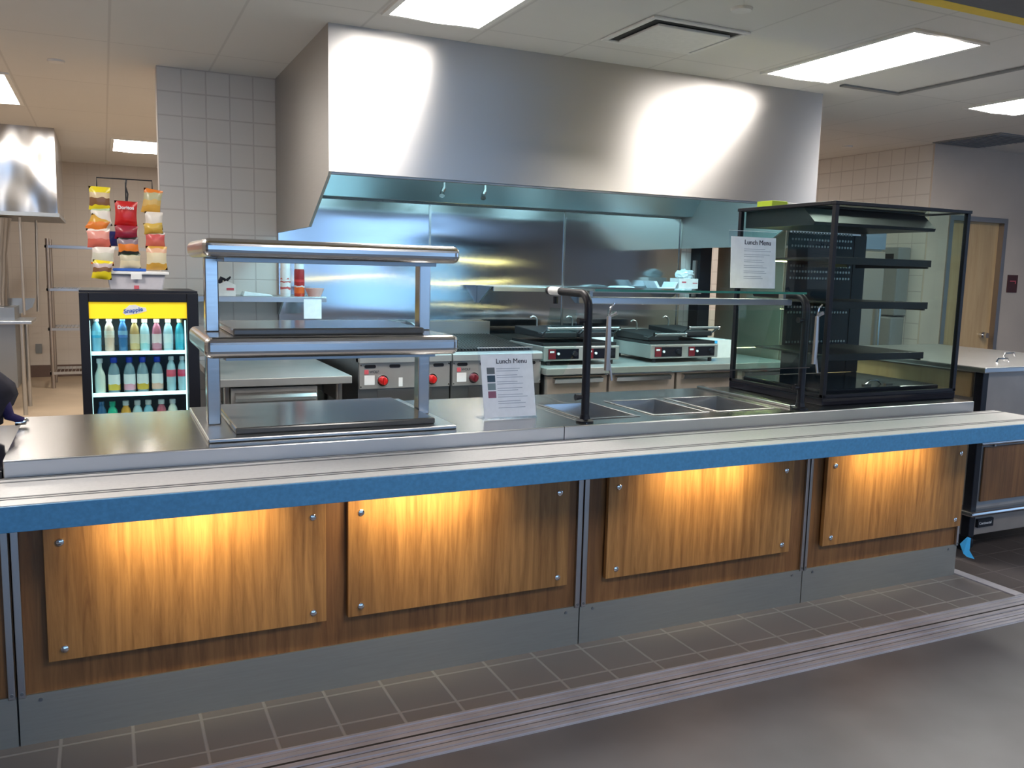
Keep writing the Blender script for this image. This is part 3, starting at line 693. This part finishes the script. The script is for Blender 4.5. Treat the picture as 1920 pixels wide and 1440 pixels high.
def panini(x0, label, tilt):
    x1 = x0+.60
    t = thing('sandwich_grill', ((x0+x1)/2, 2.6, .845), label, 'sandwich grill', 'double sandwich grills on the refrigerated base')
    yf = 2.30
    box('body', M['satin'], t, x0, x1, yf, 2.85, .875, .975, bevel=.006)
    MB().box(x0+.01, x1-.01, yf+.03, 2.83, .975, .995).build('lower_plate', M['grate'], t)
    for a in (x0+.04, x1-.06):
        for b_ in (yf+.03, 2.8):
            MB().tube([(a+.01, b_, .845), (a+.01, b_, .876)], .015, 10).build('foot', M['black'], t, smooth=True)
    for k in range(2):
        a = x0+.015+k*.295; b_ = a+.275
        z = 1.0+tilt[k]
        p = box('control_panel', M['black_gloss'], t, a+.02, b_-.02, yf-.004, yf, .888, .958)
        box('red_label', M['darkred'], p, a+.021, a+.075, yf-.006, yf-.004, .889, .957)
        box('white_mark', M['label'], p, a+.03, a+.062, yf-.0075, yf-.006, .932, .944)
        MB().tube([(a+.095, yf-.004, .925), (a+.095, yf-.012, .925)], .009, 10).build('switch', M['label'], p, smooth=True)
        MB().tube([(b_-.055, yf-.004, .925), (b_-.055, yf-.022, .925)], .018, 14).build('dial', M['black'], p, smooth=True)
        up = MB().prism([(2.36, z), (2.36, z+.035), (2.80, z+.055), (2.80, z)], 'x', a, b_).build('upper_plate', M['grate'], t, bevel=.004)
        zt = z+.05+tilt[k]*.6
        MB().tube([(a+.01, 2.285, zt), (b_-.01, 2.285, zt)], .011, 10).build('handle', M['steel_dark'], up, smooth=True)
        for c in (a+.005, b_-.005):
            MB().tube([(c-.006, 2.285, zt), (c+.006, 2.285, zt)], .015, 10).build('handle_cap', M['chrome'], up, smooth=True)
            MB().tube([(c, 2.285, zt), (c, 2.36, z+.025), (c, 2.42, z+.03)], .006, 8).build('handle_arm', M['steel_dark'], up, smooth=True)
        for c in (a+.16,):
            MB().tube([(c, 2.76, z+.04), (c, 2.76, z+.10), (c-.012, 2.76, z+.118), (c-.035, 2.76, z+.125), (c-.055, 2.76, z+.115)], .006, 8).build('spring_arm', M['steel'], up, smooth=True)
    return t
panini(2.672, 'double sandwich grill left, seen through the guard glass behind the black post', (.03, .03))
panini(3.535, 'double sandwich grill right, next to the display case', (.0, .03))
c = thing('carton', (4.30, 2.6, .845), 'blue and white carton right of the sandwich grills', 'carton')
box('box', M['cardboard'], c, 4.20, 4.42, 2.5, 2.75, .8455, .985, bevel=.002)
box('blue_print', M['lightblue'], c, 4.199, 4.285, 2.498, 2.4999, .86, .98)
tag(box('cutting_board', M['white'], None, 3.31, 3.50, 2.75, 2.78, .8455, 1.03, bevel=.004), 'bright white board standing between the two sandwich grills', 'cutting board')

# ------------------------------------------------------------------ wall shelves and what stands on them
def shelf(x0, x1, z, label, br):
    t = thing('wall_shelf', ((x0+x1)/2, 2.98, z), label, 'wall shelf', 'stainless wall shelves')
    MB().box(x0, x1, 2.83, 3.154, z-.004, z).box(x0, x1, 2.83, 2.842, z-.035, z-.004).build('board', M['steel'], t, bevel=.001)
    for b_ in br:
        MB().prism([(2.90, z-.005), (3.153, z-.005), (3.153, z-.13), (3.12, z-.13)], 'x', b_, b_+.012).build('bracket', M['steel_dark'], t)
    return t
shelf(.46, 1.325, 1.277, 'short wall shelf left of the hood holding spray cans', (.50, 1.06))
shelf(2.53, 4.36, 1.365, 'long wall shelf behind the sneeze guard', (2.535, 3.40, 4.20))
ZL = 1.2775
t = tag(box('shelf_note', M['paper'], None, 1.175, 1.29, 2.824, 2.8265, 1.135, 1.262), 'white paper note taped below the left wall shelf', 'note')
def can(x, mat, label, band):
    t = thing('spray_can', (x, 2.9, ZL), label, 'spray can', 'spray cans on the left wall shelf')
    MB().lathe([(.030, 0), (.033, .004), (.033, .165), (.030, .178)], (x, 2.9, ZL), 20).build('body', mat, t, smooth=True)
    MB().lathe([(.031, .178), (.031, .225), (.027, .235)], (x, 2.9, ZL), 20).build('cap', M['white'], t, smooth=True)
    MB().lathe([(.0336, .02), (.0336, .11)], (x, 2.9, ZL), 20).build('print_band', band, t, smooth=True)
can(1.072, bands('can white', [(0, (.75, .75, .75)), (.5, (.6, .12, .1)), (.62, (.75, .75, .75))]), 'white spray can with red print and white cap', bands('can print white', [(0, (.74, .72, .72)), (.3, (.55, .10, .10)), (.45, (.74, .74, .74)), (.75, (.5, .1, .1)), (.85, (.74, .74, .74))]))
can(1.162, bands('can red', [(0, (.55, .05, .02)), (.55, (.35, .02, .02))]), 'red and orange spray can with white cap', bands('can print red', [(0, (.75, .12, .02)), (.45, (.70, .65, .65)), (.55, (.40, .02, .02)), (.8, (.6, .05, .05))]))
t = thing('food_boat', (1.265, 2.9, ZL), 'pink and white foam bowl beside the red spray can', 'bowl')
MB().lathe([(.0, 0), (.04, 0), (.06, .045), (.062, .055), (.055, .05), (.036, .006), (.0, .005)], (1.262, 2.9, ZL), 18).build('bowl', M['pinkfoam'], t, smooth=True)
t = thing('glove_box', (.70, 2.9, ZL), 'white glove carton with black gloves poking out, left wall shelf', 'glove box')
MB().prism([(.64, ZL), (.755, ZL), (.755, ZL+.07), (.70, ZL+.095), (.66, ZL+.075), (.64, ZL+.09)], 'y', 2.87, 2.99).build('carton', M['cardboard'], t)
box('red_print', M['pink'], t, .70, .745, 2.868, 2.8698, ZL+.035, ZL+.05)
MB().tube([(.66, 2.9, ZL+.07), (.675, 2.9, ZL+.11), (.705, 2.9, ZL+.095), (.73, 2.9, ZL+.12)], [.018, .014, .012, .005], 8).build('gloves', M['black_cloth'], t, smooth=True)
MB_ = MB().prism([(.80, ZL), (.99, ZL), (.97, ZL+.012), (.86, ZL+.022), (.81, ZL+.03)], 'y', 2.87, 3.0)
tag(MB_.build('folded_film', M['film'], None, bevel=.004), 'folded clear film lying on the left wall shelf', 'plastic film')
ZR = 1.3655
tag(MB().prism([(3.57, ZR), (3.77, ZR), (3.745, ZR+.012), (3.68, ZR+.018), (3.60, ZR+.014)], 'y', 2.88, 3.0).build('folded_cloth', M['film'], None, bevel=.004), 'pale blue folded cloth lying on the right wall shelf', 'cloth')
t = thing('foam_tray', (4.04, 2.93, ZR), 'white foam food tray on the right wall shelf', 'tray')
MB().prism([(3.97, ZR), (4.13, ZR), (4.16, ZR+.055), (4.13, ZR+.055), (4.11, ZR+.012), (3.985, ZR+.012), (3.955, ZR+.06), (3.925, ZR+.06)], 'y', 2.87, 3.03).build('tray', M['foam'], t, bevel=.003)
t = thing('glove_box', (4.28, 2.93, ZR), 'white glove carton on the right wall shelf', 'glove box')
box('carton', M['cardboard'], t, 4.17, 4.355, 2.87, 3.0, ZR, ZR+.085, bevel=.002)
box('red_print', M['pink'], t, 4.195, 4.235, 2.868, 2.8698, ZR+.05, ZR+.06)
box('red_print', M['pink'], t, 4.30, 4.345, 2.868, 2.8698, ZR+.045, ZR+.052)
b_ = bmesh.new(); bmesh.ops.create_icosphere(b_, subdivisions=3, radius=1)
for v in b_.verts:
    n = .75+.35*random.random()
    v.co = Vector((4.265+v.co.x*.085*n, 2.935+v.co.y*.055*n, ZR+.118+v.co.z*.045*n))
mb = MB(); mb.bm.free(); mb.bm = b_
tag(mb.build('plastic_bag', M['film'], None), 'crumpled clear plastic bag on top of the glove carton', 'plastic bag')

# tall steel cabinet beyond the hood, dispenser, plates on the right wall
t = thing('reach_in_refrigerator', (5.1, 2.75, 0), 'tall stainless refrigerator standing right of the hood', 'refrigerator')
box('body', M['tan_refl_steel'], t, 4.72, 5.75, 2.30, 3.10, .12, 1.95, bevel=.004)
for a, b_ in ((4.73, 5.23), (5.24, 5.74)):
    d = box('door', M['tan_refl_steel'], t, a, b_, 2.26, 2.30, .2, 1.70, bevel=.004)
    MB().tube([(b_-.05, 2.23, .8), (b_-.05, 2.23, 1.3)], .012, 10).build('handle', M['steel_bright'], d, smooth=True)
box('top_grille', M['steel_dark'], t, 4.73, 5.74, 2.265, 2.30, 1.72, 1.94)
for a in (4.80, 5.68):
    for b_ in (2.4, 3.0): MB().tube([(a, b_, 0), (a, b_, .12)], .02, 10).build('leg', M['steel_dark'], t, smooth=True)
t = thing('dark_gap_box', (4.55, 3.10, 1.0), 'added dark box standing in for the dark gap right of the wall panels', 'cabinet')  # no cabinet here: dark box and latch made up for a dark gap
box('box', M['black'], t, 4.50, 4.62, 3.05, 3.179, .90, 1.95, bevel=.003)
box('latch', M['steel'], t, 4.478, 4.499, 3.08, 3.12, 1.3, 1.6)
t = thing('towel_dispenser', (6.70, 3.05, .9), 'grey paper towel dispenser on the tiled side wall', 'towel dispenser')
box('body', M['grey_plastic'], t, 6.62, 6.779, 2.90, 3.20, 1.15, 1.78, bevel=.01)
box('window', M['black_gloss'], t, 6.615, 6.62, 2.95, 3.15, 1.62, 1.72)
box('lower_bin', M['grey_plastic'], t, 6.60, 6.779, 2.91, 3.19, .84, 1.14, bevel=.02)
t = thing('door_sign', (8.02, 2.74, 1.45), 'small maroon sign beside the wooden door', 'sign')
box('plate', M['maroon'], t, 7.945, 8.09, 2.740, 2.7495, 1.385, 1.555, bevel=.002)
MB().prism([(7.975, 1.50), (8.06, 1.50), (8.06, 1.47), (8.05, 1.47), (8.05, 1.49), (7.975, 1.49)], 'y', 2.7375, 2.7399).build('mark', M['pink'], t)
for x in (7.02, 8.00):
    t = tag(box('wall_outlet', M['grey_plastic'], None, x-.035, x+.035, 2.741, 2.7495, .70, .78, bevel=.003), 'small outlet plate right of the wooden door' if x > 7.5 else 'small outlet plate left of the wooden door', 'outlet', 'outlets beside the door')

# ------------------------------------------------------------------ hot cart at the right
t = thing('heated_cart', (4.7, .8, 0), 'tall stainless serving cart standing beyond the right end of the counter', 'serving cart')
CX, CY = 4.17, .16
box('lid', M['steel'], t, CX-.03, 5.35, CY-.03, 1.40, 1.005, 1.035, bevel=.006)
box('body', M['satin_warm'], t, CX+.06, 5.30, CY+.02, 1.35, .11, 1.004, bevel=.004)
box('corner_post', M['black'], t, CX, CX+.045, CY, CY+.05, .11, 1.004, bevel=.004)
box('front_panel', M['wood_dark'], t, CX+.075, 5.2, CY+.004, CY+.019, .30, .60, bevel=.003)
box('panel_frame', M['steel_dark'], t, CX+.05, 5.25, CY+.012, CY+.0199, .28, .62)
MB().tube([(CX-.01, CY-.03, .63), (5.3, CY-.03, .63)], .010, 10).build('push_bar', M['steel_bright'], t, smooth=True)
MB().box(CX+.10, CX+.115, CY-.03, CY+.02, .61, .65).build('bar_bracket', M['steel_bright'], t)
box('bumper', M['steel_bright'], t, CX-.05, 5.36, CY-.05, 1.42, .235, .262, bevel=.012)
np_ = box('name_plate', M['black'], t, CX+.075, CX+.20, CY+.004, CY+.0195, .155, .20)
text('Continental', .021, (CX+.083, CY+.003, .171), M['label'], np_)
for a in (CX+.1, 5.2):
    for b_ in (CY+.1, 1.25):
        c = MB().tube([(a-.015, b_, .05), (a+.015, b_, .05)], .05, 16).build('caster', M['black'], t, smooth=True)
        box('fork', M['steel_dark'], c, a-.02, a+.02, b_-.02, b_+.02, .09, .11)
for x in (4.55, 4.95):
    MB().tube([(x-.05, .30+(x-4.5)*.6, 1.035), (x-.04, .30+(x-4.5)*.6, 1.055), (x+.04, .30+(x-4.5)*.6, 1.055), (x+.05, .30+(x-4.5)*.6, 1.035)], .005, 8).build('lid_handle', M['chrome'], t, smooth=True)
box('orange_reflection', M['door_wood'], t, CX+.045, CX+.0595, CY+.10, 1.30, .86, .99)  # orange reflection on the steel side, built as a coloured panel
mb = MB()
P = [(3.88, -.01, .16), (3.905, -.03, .20), (3.93, -.03, .19), (3.915, -.04, .13), (3.945, -.05, .085), (3.90, -.04, .10), (3.885, -.03, .115)]
vs = [mb.bm.verts.new(p) for p in P]; mb.bm.faces.new(vs)
o = mb.build('tape_scrap', M['lightblue'], None); s = o.modifiers.new('thick', 'SOLIDIFY'); s.thickness = .003
tag(o, 'scrap of bright blue tape stuck to the counter corner near the floor', 'tape')

# ------------------------------------------------------------------ drinks cooler
FX0, FX1, FY0, FY1, FZ = -.122, .468, 2.20, 2.80, 1.322
fr = thing('drinks_cooler', (.17, 2.5, 0), 'black glass-door drinks cooler with yellow lit header', 'drinks cooler')
w = MB().box(FX0, FX0+.04, FY0+.04, FY1, .0, FZ).box(FX1-.04, FX1, FY0+.04, FY1, 0, FZ).box(FX0+.04, FX1-.04, FY0+.04, FY1, 0, .25).box(FX0+.04, FX1-.04, FY0+.04, FY1, FZ-.06, FZ)
w.build('cabinet', M['black'], fr)
box('interior_back', M['fr_inside'], fr, FX0+.04, FX1-.04, FY1-.08, FY1-.06, .25, FZ-.06)
d = MB().box(FX0, FX0+.045, FY0, FY0+.038, .2, FZ-.01).box(FX1-.06, FX1, FY0, FY0+.038, .2, FZ-.01).box(FX0+.045, FX1-.06, FY0, FY0+.038, FZ-.06, FZ-.01).box(FX0+.045, FX1-.06, FY0, FY0+.038, .2, .27).build('door', M['black'], fr, bevel=.004)
box('door_glass', M['glass'], d, FX0+.045, FX1-.06, FY0+.02, FY0+.026, .27, 1.172)
hd = box('header', M['fr_header'], fr, FX0+.045, FX1-.06, FY0+.012, FY0+.036, 1.174, FZ-.061)
MB().prism([(.085, 1.205), (.10, 1.192), (.16, 1.200), (.205, 1.214), (.20, 1.232), (.17, 1.238), (.15, 1.248), (.12, 1.246), (.10, 1.228)], 'y', FY0+.0095, FY0+.0115).build('logo_patch', M['label'], hd)
text('Snapple', .031, (.092, FY0+.008, 1.202), M['blue'], hd, rot=(PI/2, -.14, 0), bold=.0005)
for z in (.988, .762, .545):
    s = box('shelf', M['steel'], fr, FX0+.05, FX1-.065, FY0+.06, FY1-.1, z-.012, z)
    box('price_strip', M['fr_light'], s, FX0+.05, FX1-.065, FY0+.045, FY0+.058, z-.013, z+.007)
box('side_lamp', M['fr_light'], fr, FX0+.041, FX0+.048, FY0+.055, FY0+.07, .28, 1.16)
box('side_lamp', M['fr_light'], fr, FX1-.07, FX1-.063, FY0+.055, FY0+.07, .28, 1.16)
area_light('cooler_lamp', (.165, FY0+.09, 1.165), (0, 0, 0), .42, .04, .6, (.65, .92, 1.0))

def liquid(name, c, rough=.12):
    return flat(name, c, rough, spec=.6)
def bottle(x, z, h, r, body, cap, label, lab, kind, band=(.25, .6), lcol=None):
    y = FY0+.105
    if kind == 'juice': r *= 1.14
    t = thing('drink_bottle', (x, y, z), label, 'bottle', 'bottles in the drinks cooler')
    if kind == 'milk': prof = [(r*.9, 0), (r, .01*h), (r, .50*h), (r*.85, .58*h), (r*.42, .74*h), (r*.40, .90*h)]
    elif kind == 'juice': prof = [(r*.9, 0), (r, .03*h), (r, .55*h), (r*.92, .62*h), (r*.8, .72*h), (r*.45, .83*h), (r*.42, .88*h)]
    else: prof = [(r*.8, 0), (r, .05*h), (r*.94, .2*h), (r, .3*h), (r*.96, .62*h), (r*.85, .74*h), (r*.45, .87*h), (r*.42, .92*h)]
    MB().lathe(prof, (x, y, z), 16).build('body', body, t, smooth=True)
    MB().lathe([(r*.58, prof[-1][1]-.03*h), (r*.58, h*.985), (r*.5, h)], (x, y, z), 14).build('cap', cap, t, smooth=True)
    if lab: MB().lathe([(r*1.02, band[0]*h), (r*1.02, band[1]*h)], (x, y, z), 18).build('wrap_label', lab, t, smooth=True)
C = lambda n, c: flat(n, c, .3)
cream = C('cream cap', (.70, .55, .32)); bcap = C('blue cap', (.01, .05, .55)); wcap = C('white cap', (.75, .75, .8))
clear = liquid('clear drink', (.42, .62, .72)); teal = liquid('teal drink', (.05, .38, .50)); amber = liquid('amber tea', (.45, .26, .10))
pinkd = liquid('berry drink', (.45, .12, .18)); milk = liquid('white drink', (.75, .80, .74)); paleb = liquid('pale blue drink', (.22, .50, .68)); deepb = liquid('dark blue bottle', (.04, .14, .32))
peach = liquid('peach drink', (.70, .48, .38)); dkcola = liquid('grey drink', (.18, .28, .36)); green = liquid('green drink', (.03, .45, .30)); orange = liquid('orange drink', (.70, .35, .06))
def lb(n, a, b_): return bands(n, [(0, a), (.38, b_)], .4)
L1 = [(179, 'blue water bottle at the left end of the top row', paleb, wcap, lb('blue wrap', (.05, .45, .75), (.25, .65, .85)), 'water', .025),
      (203, 'bottle with peach coloured wrap, second in the top row', peach, wcap, lb('peach wrap', (.75, .60, .50), (.80, .70, .62)), 'water', .025),
      (228, 'dark blue bottle, third in the top row', deepb, deepb, lb('navy wrap', (.05, .15, .45), (.2, .4, .6)), 'water', .024),
      (250, 'amber tea bottle with cream cap, top row', amber, cream, lb('tea wrap', (.6, .42, .2), (.62, .50, .36)), 'juice', .022),
      (269, 'grey blue bottle with cream cap beside the amber tea', clear, cream, lb('grey wrap', (.3, .55, .6), (.55, .66, .68)), 'juice', .022),
      (292, 'berry red bottle with cream cap, top row', pinkd, cream, lb('berry wrap', (.5, .2, .28), (.7, .55, .58)), 'juice', .022),
      (314, 'clear bottle with cream cap right of the berry red one', clear, cream, lb('clear wrap', (.5, .66, .72), (.65, .75, .78)), 'juice', .022),
      (337, 'bright teal bottle at the right end of the top row', teal, cream, lb('teal wrap', (.04, .40, .55), (.08, .48, .60)), 'juice', .022)]
L2 = [(183, 'white milky bottle at the left end of the middle row', milk, wcap, None, 'milk', .027),
      (209, 'blue capped juice with yellow label, second in the middle row', dkcola, bcap, lb('yellow white', (.70, .50, .08), (.75, .80, .86)), 'juice', .026),
      (238, 'blue capped juice with pink label, middle row', dkcola, bcap, lb('pink white', (.72, .35, .48), (.75, .80, .88)), 'juice', .026),
      (263, 'blue capped juice with gold and orange label, middle row', dkcola, bcap, lb('gold white', (.62, .42, .06), (.70, .76, .80)), 'juice', .026),
      (291, 'blue capped juice with pale orange label, middle row', dkcola, bcap, lb('pale orange', (.72, .45, .38), (.76, .80, .86)), 'juice', .026),
      (318, 'clear bottle with red wrap, middle row', clear, wcap, lb('red wrap', (.75, .10, .16), (.75, .12, .2)), 'water', .025),
      (340, 'clear bottle with red wrap at the right end of the middle row', clear, wcap, lb('red wrap b', (.70, .06, .14), (.75, .1, .2)), 'water', .025)]
L3 = [(184, 'dim blue bottle at the left end of the bottom row', deepb, deepb, None, 'water', .025),
      (204, 'green bottle in the bottom row', green, green, None, 'juice', .025),
      (229, 'orange bottle in the bottom row', orange, wcap, None, 'juice', .025),
      (251, 'clear bottle right of the orange one, bottom row', clear, wcap, None, 'juice', .025),
      (272, 'clear bottle left of the red one, bottom row', paleb, wcap, None, 'juice', .025),
      (297, 'red and white bottle in the bottom row', pinkd, wcap, None, 'juice', .025),
      (319, 'white bottle at the right end of the bottom row', milk, wcap, None, 'juice', .025)]
def fx(px): return -.077+(px-170)/180*.482+.006
for row, z, h in ((L1, .9885, .185), (L2, .7625, .195), (L3, .5455, .17)):
    for px, l, body, cap, lab, kind, r in row:
        bottle(fx(px), z, h if kind != 'milk' else h*.97, r, body, cap, l, lab, kind, (.42, .62) if kind == 'water' else (.08, .52))

# plastic tub on the cooler
t = thing('storage_tub', (.17, 2.45, FZ), 'frosted plastic tub with white lid on top of the drinks cooler', 'storage tub')
MB().prism([(.03, FZ+.0005), (.295, FZ+.0005), (.312, FZ+.085), (.012, FZ+.085)], 'y', 2.36, 2.60).build('tub', M['tub'], t, bevel=.006)
box('lid', M['white'], t, -.008, .330, 2.34, 2.62, FZ+.0855, FZ+.102, bevel=.004)
box('latch', M['white'], t, .135, .190, 2.334, 2.3395, FZ+.060, FZ+.09)
box('contents', M['pink'], t, .15, .175, 2.3555, 2.3595, FZ+.006, FZ+.025)
ZT = FZ+.1025
tag(box('blue_lid', M['blue'], None, .045, .215, 2.36, 2.48, ZT, ZT+.016, bevel=.005), 'flat blue lid lying on the white tub lid', 'lid')

# snack bag display: wire rack with three clip strips
rk = thing('snack_rack', (.13, 2.42, FZ), 'thin black wire rack with hooks holding strips of snack bags', 'wire rack')
RZ = 1.925
MB().tube([(.13, 2.64, FZ+.006), (.13, 2.64, RZ), ], .004, 8).build('pole', M['black'], rk, smooth=True)
MB().tube([(-.018, 2.43, RZ-.055), (-.018, 2.43, RZ), (.13, 2.43, RZ), (.26, 2.43, RZ), (.26, 2.43, RZ-.06)], .0035, 8).tube([(.13, 2.64, RZ-.002), (.13, 2.43, RZ)], .0035, 8).build('crossbar', M['black'], rk, smooth=True)
MB().tube([(.13, 2.43, RZ), (.125, 2.425, RZ-.04), (.135, 2.425, RZ-.08), (.13, 2.425, RZ-.12)], .004, 8).build('hook', M['black'], rk, smooth=True)
box('rack_base', M['black'], rk, .05, .25, 2.625, 2.75, FZ+.0005, FZ+.006)
MB().tube([(.13, 2.72, FZ+.006), (.13, 2.64, FZ+.13)], .004, 8).build('stay', M['black'], rk, smooth=True)
def strip(x, z0, z1): return box('clip_strip', M['white'], rk, x-.008, x+.008, 2.426, 2.4275, z0, z1)
strip(-.005, 1.40, RZ-.05); strip(.125, 1.50, RZ-.12); strip(.262, 1.44, RZ-.06)
def bag(x, z, w_, h, stops, label, puff=.022, rx=0, name=None, tilt=0, y=2.40):
    t = thing('snack_bag', (x, y, z), label, 'snack bag', 'snack bags hanging above the cooler')
    bm = bmesh.new(); n = 8; grid = {}
    for sdir in (1, -1):
        for i in range(n+1):
            for j in range(n+1):
                u, v = i/n, j/n
                edge = (i in (0, n)) or (j in (0, n))
                pz = (math.sin(PI*u)**.6 if 0 < u < 1 else 0)*(math.sin(PI*v)**.5 if 0 < v < 1 else 0)
                pinch = 1-.10*math.sin(PI*v)
                X = (u-.5)*w_*pinch; Z = (v-.5)*h
                Yd = -sdir*puff*pz + (.003*math.sin(9*u+4*v)*pz)
                co = Vector((X, Yd, Z)); co.rotate(Matrix.Rotation(tilt, 3, 'Y')); co.rotate(Matrix.Rotation(rx, 3, 'X'))
                key = (i, j, 0 if edge else sdir)
                if key not in grid: grid[key] = bm.verts.new(co+Vector((x, y, z)))
        for i in range(n):
            for j in range(n):
                def g(a, b__): return grid[(a, b__, 0 if (a in (0, n) or b__ in (0, n)) else sdir)]
                q = [g(i, j), g(i+1, j), g(i+1, j+1), g(i, j+1)]
                try: bm.faces.new(q)
                except ValueError: pass
    mb = MB(); mb.bm.free(); mb.bm = bm
    mb.build('pouch', bands('bag film', stops, .28), t, smooth=True)
    if name: text(name, .026, (x-.042, y-puff-.006, z+.025), M['label'], t, bold=.0006)
    return t
Y_, OR, RD, WH, BR = (.75, .60, .02), (.72, .20, .03), (.50, .02, .02), (.70, .64, .58), (.20, .09, .04)
PK, GO, NV, CR = (.62, .14, .10), (.62, .34, .06), (.03, .04, .20), (.72, .62, .42)
# left strip
bag(-.006, 1.812, .108, .125, [(0, Y_), (.22, BR), (.52, (.65, .5, .3)), (.72, Y_)], 'yellow bag with brown picture at the top of the left strip', tilt=.02)
bag(-.002, 1.713, .10, .10, [(0, WH), (.8, (.4, .5, .3))], 'white bag below the yellow one, left strip', tilt=-.1)
bag(-.02, 1.672, .10, .085, [(0, OR), (.6, GO)], 'orange bag leaning out of the left strip', tilt=.45, y=2.385)
bag(-.018, 1.600, .118, .10, [(0, PK), (.45, (.72, .30, .25)), (.85, WH)], 'pinkish red bag in the middle of the left strip', tilt=-.04, y=2.375)
bag(.046, 1.60, .06, .08, [(0, NV), (.5, NV)], 'dark navy bag tucked behind the pinkish red one', y=2.425)
bag(.0, 1.508, .115, .105, [(0, OR), (.2, (.60, .58, .48)), (.6, WH)], 'silvery white bag near the bottom of the left strip', tilt=.08, y=2.38)
bag(-.006, 1.43, .10, .10, [(0, Y_), (.4, BR), (.6, (.5, .4, .4)), (.8, Y_)], 'yellow bag at the bottom of the left strip beside the tub', tilt=.1, y=2.318)
# middle strip
bag(.122, 1.735, .118, .14, [(0, (.45, .01, .01)), (.25, RD), (.95, (.35, .02, .02))], 'large red chip bag at the top of the middle strip', puff=.026, name='Doritos', tilt=.03)
bag(.120, 1.635, .12, .075, [(0, (.22, .01, .03)), (.5, (.30, .02, .04))], 'dark red bag right below the large red chip bag', tilt=.03, y=2.385)
bag(.128, 1.560, .11, .10, [(0, (.03, .03, .03)), (.25, OR), (.6, (.25, .18, .22)), (.85, (.02, .02, .02))], 'black bag with orange picture, middle strip', y=2.378, tilt=-.05)
bag(.135, 1.482, .11, .085, [(0, CR), (.5, (.55, .50, .36)), (.85, (.02, .04, .02))], 'cream bag at the bottom of the middle strip', y=2.375)
# right strip
bag(.256, 1.810, .100, .135, [(0, GO), (.35, (.62, .40, .12)), (.55, (.45, .42, .25)), (.82, OR)], 'orange snack bag at the top of the right strip', tilt=.15)
bag(.262, 1.705, .095, .095, [(0, (.50, .32, .06)), (.3, WH)], 'silver and gold bag second in the right strip', tilt=.02, y=2.385)
bag(.257, 1.662, .10, .06, [(0, (.55, .33, .05)), (.5, (.60, .40, .08))], 'flat gold bag below the silver one, right strip', tilt=-.08, y=2.372)
bag(.266, 1.600, .105, .085, [(0, PK), (.5, (.60, .10, .10)), (.85, WH)], 'red bag in the middle of the right strip', y=2.38)
bag(.270, 1.500, .112, .13, [(0, GO), (.28, CR), (.7, (.72, .42, .28)), (.9, GO)], 'tall cream and gold bag at the bottom of the right strip', puff=.024, y=2.37)

# ------------------------------------------------------------------ far kitchen
t = thing('shelving_unit', (0, 8.6, 0), 'tall wire shelving unit with four shelves against the far kitchen wall', 'shelving')
for a in (-.57, 1.2):
    for b_ in (8.40, 8.95): MB().tube([(a, b_, 0), (a, b_, 1.72)], .022, 10).build('post', M['steel_warm'], t, smooth=True)
for z in (1.645, 1.155, .70, .19):
    s = MB().box(-.60, 1.22, 8.38, 8.40, z-.03, z).box(-.60, 1.22, 8.95, 8.97, z-.03, z).box(-.60, -.58, 8.38, 8.97, z-.03, z).box(1.2, 1.22, 8.38, 8.97, z-.03, z)
    for i in range(45): s.box(-.58+i*.04, -.575+i*.04, 8.40, 8.95, z-.008, z-.002)
    s.build('shelf', M['steel'], t)
t = thing('kitchen_hood', (-1.4, 7, 1.9), 'wavy stainless box hood hanging in the far left kitchen', 'exhaust hood')
box('shell', M['wavy'], t, -2.6, -.375, 6.5, 8.0, 1.915, CZ)
box('lower_rim', M['steel_dark'], t, -2.62, -.36, 6.48, 8.02, 1.88, 1.915)
t = thing('dishwasher', (-1.1, 7, .8), 'stainless dishwashing machine with a duct in the far left kitchen', 'dishwasher')
MB().lathe([(.11, 0), (.11, .5), (.16, .84)], (-.95, 6.9, 1.025), 18).build('duct', M['wavy'], t, smooth=True)
MB().tube([(-.70, 6.62, .95), (-.70, 6.62, 1.87)], .012, 8).build('pipe', M['steel'], t, smooth=True)
MB().tube([(-.62, 7.2, .95), (-.60, 7.2, 1.87)], .012, 8).build('pipe', M['steel'], t, smooth=True)
box('body', M['steel_dark'], t, -1.7, -.78, 6.6, 7.3, .25, 1.02)
MB().prism([(-1.9, 1.09), (-.63, 1.09), (-.66, 1.0), (-.78, .93), (-1.9, .90)], 'y', 7.10, 7.14).build('splash', M['steel_dark'], t)
MB().box(-1.9, -.63, 6.45, 7.1, .87, .90).build('table_top', M['steel'], t, bevel=.004)
for a in (-.72, -1.75):
    for b_ in (6.5, 7.05): MB().tube([(a, b_, 0), (a, b_, .87)], .02, 10).build('leg', M['steel'], t, smooth=True)
tag(box('wall_outlet', M['grey_plastic'], None, -.81, -.74, 9.535, 9.549, .30, .42), 'small outlet plate low on the far kitchen wall', 'outlet')

# dark bag at the left end of the counter
t = thing('shoulder_bag', (-.42, .62, .862), 'dark bag with silver buckle at the left end of the worktop', 'bag')
b_ = bmesh.new(); bmesh.ops.create_icosphere(b_, subdivisions=3, radius=1)
for v in b_.verts:
    k = 1+.10*math.sin(7*v.co.x+3*v.co.z)+.06*math.sin(11*v.co.y)
    zz = v.co.z
    v.co = Vector((-.46+v.co.x*.165*k*(1-.35*max(0, zz)), .58+v.co.y*.10*k, .862+.145+max(zz, -.98)*.145))
mb = MB(); mb.bm.free(); mb.bm = b_
mb.build('body', M['black_cloth'], t, smooth=True, sharp=False)
MB().tube([(-.45, .56, 1.10), (-.38, .56, 1.12), (-.34, .56, 1.03), (-.315, .57, .93), (-.275, .58, .912)], [.02, .022, .022, .018, .012], 10).build('strap', M['purple_cloth'], t, smooth=True)
MB().tube([(-.30, .575, .905), (-.27, .58, .908), (-.262, .585, .915)], [.010, .012, .009], 10).build('buckle', M['chrome'], t, smooth=True)
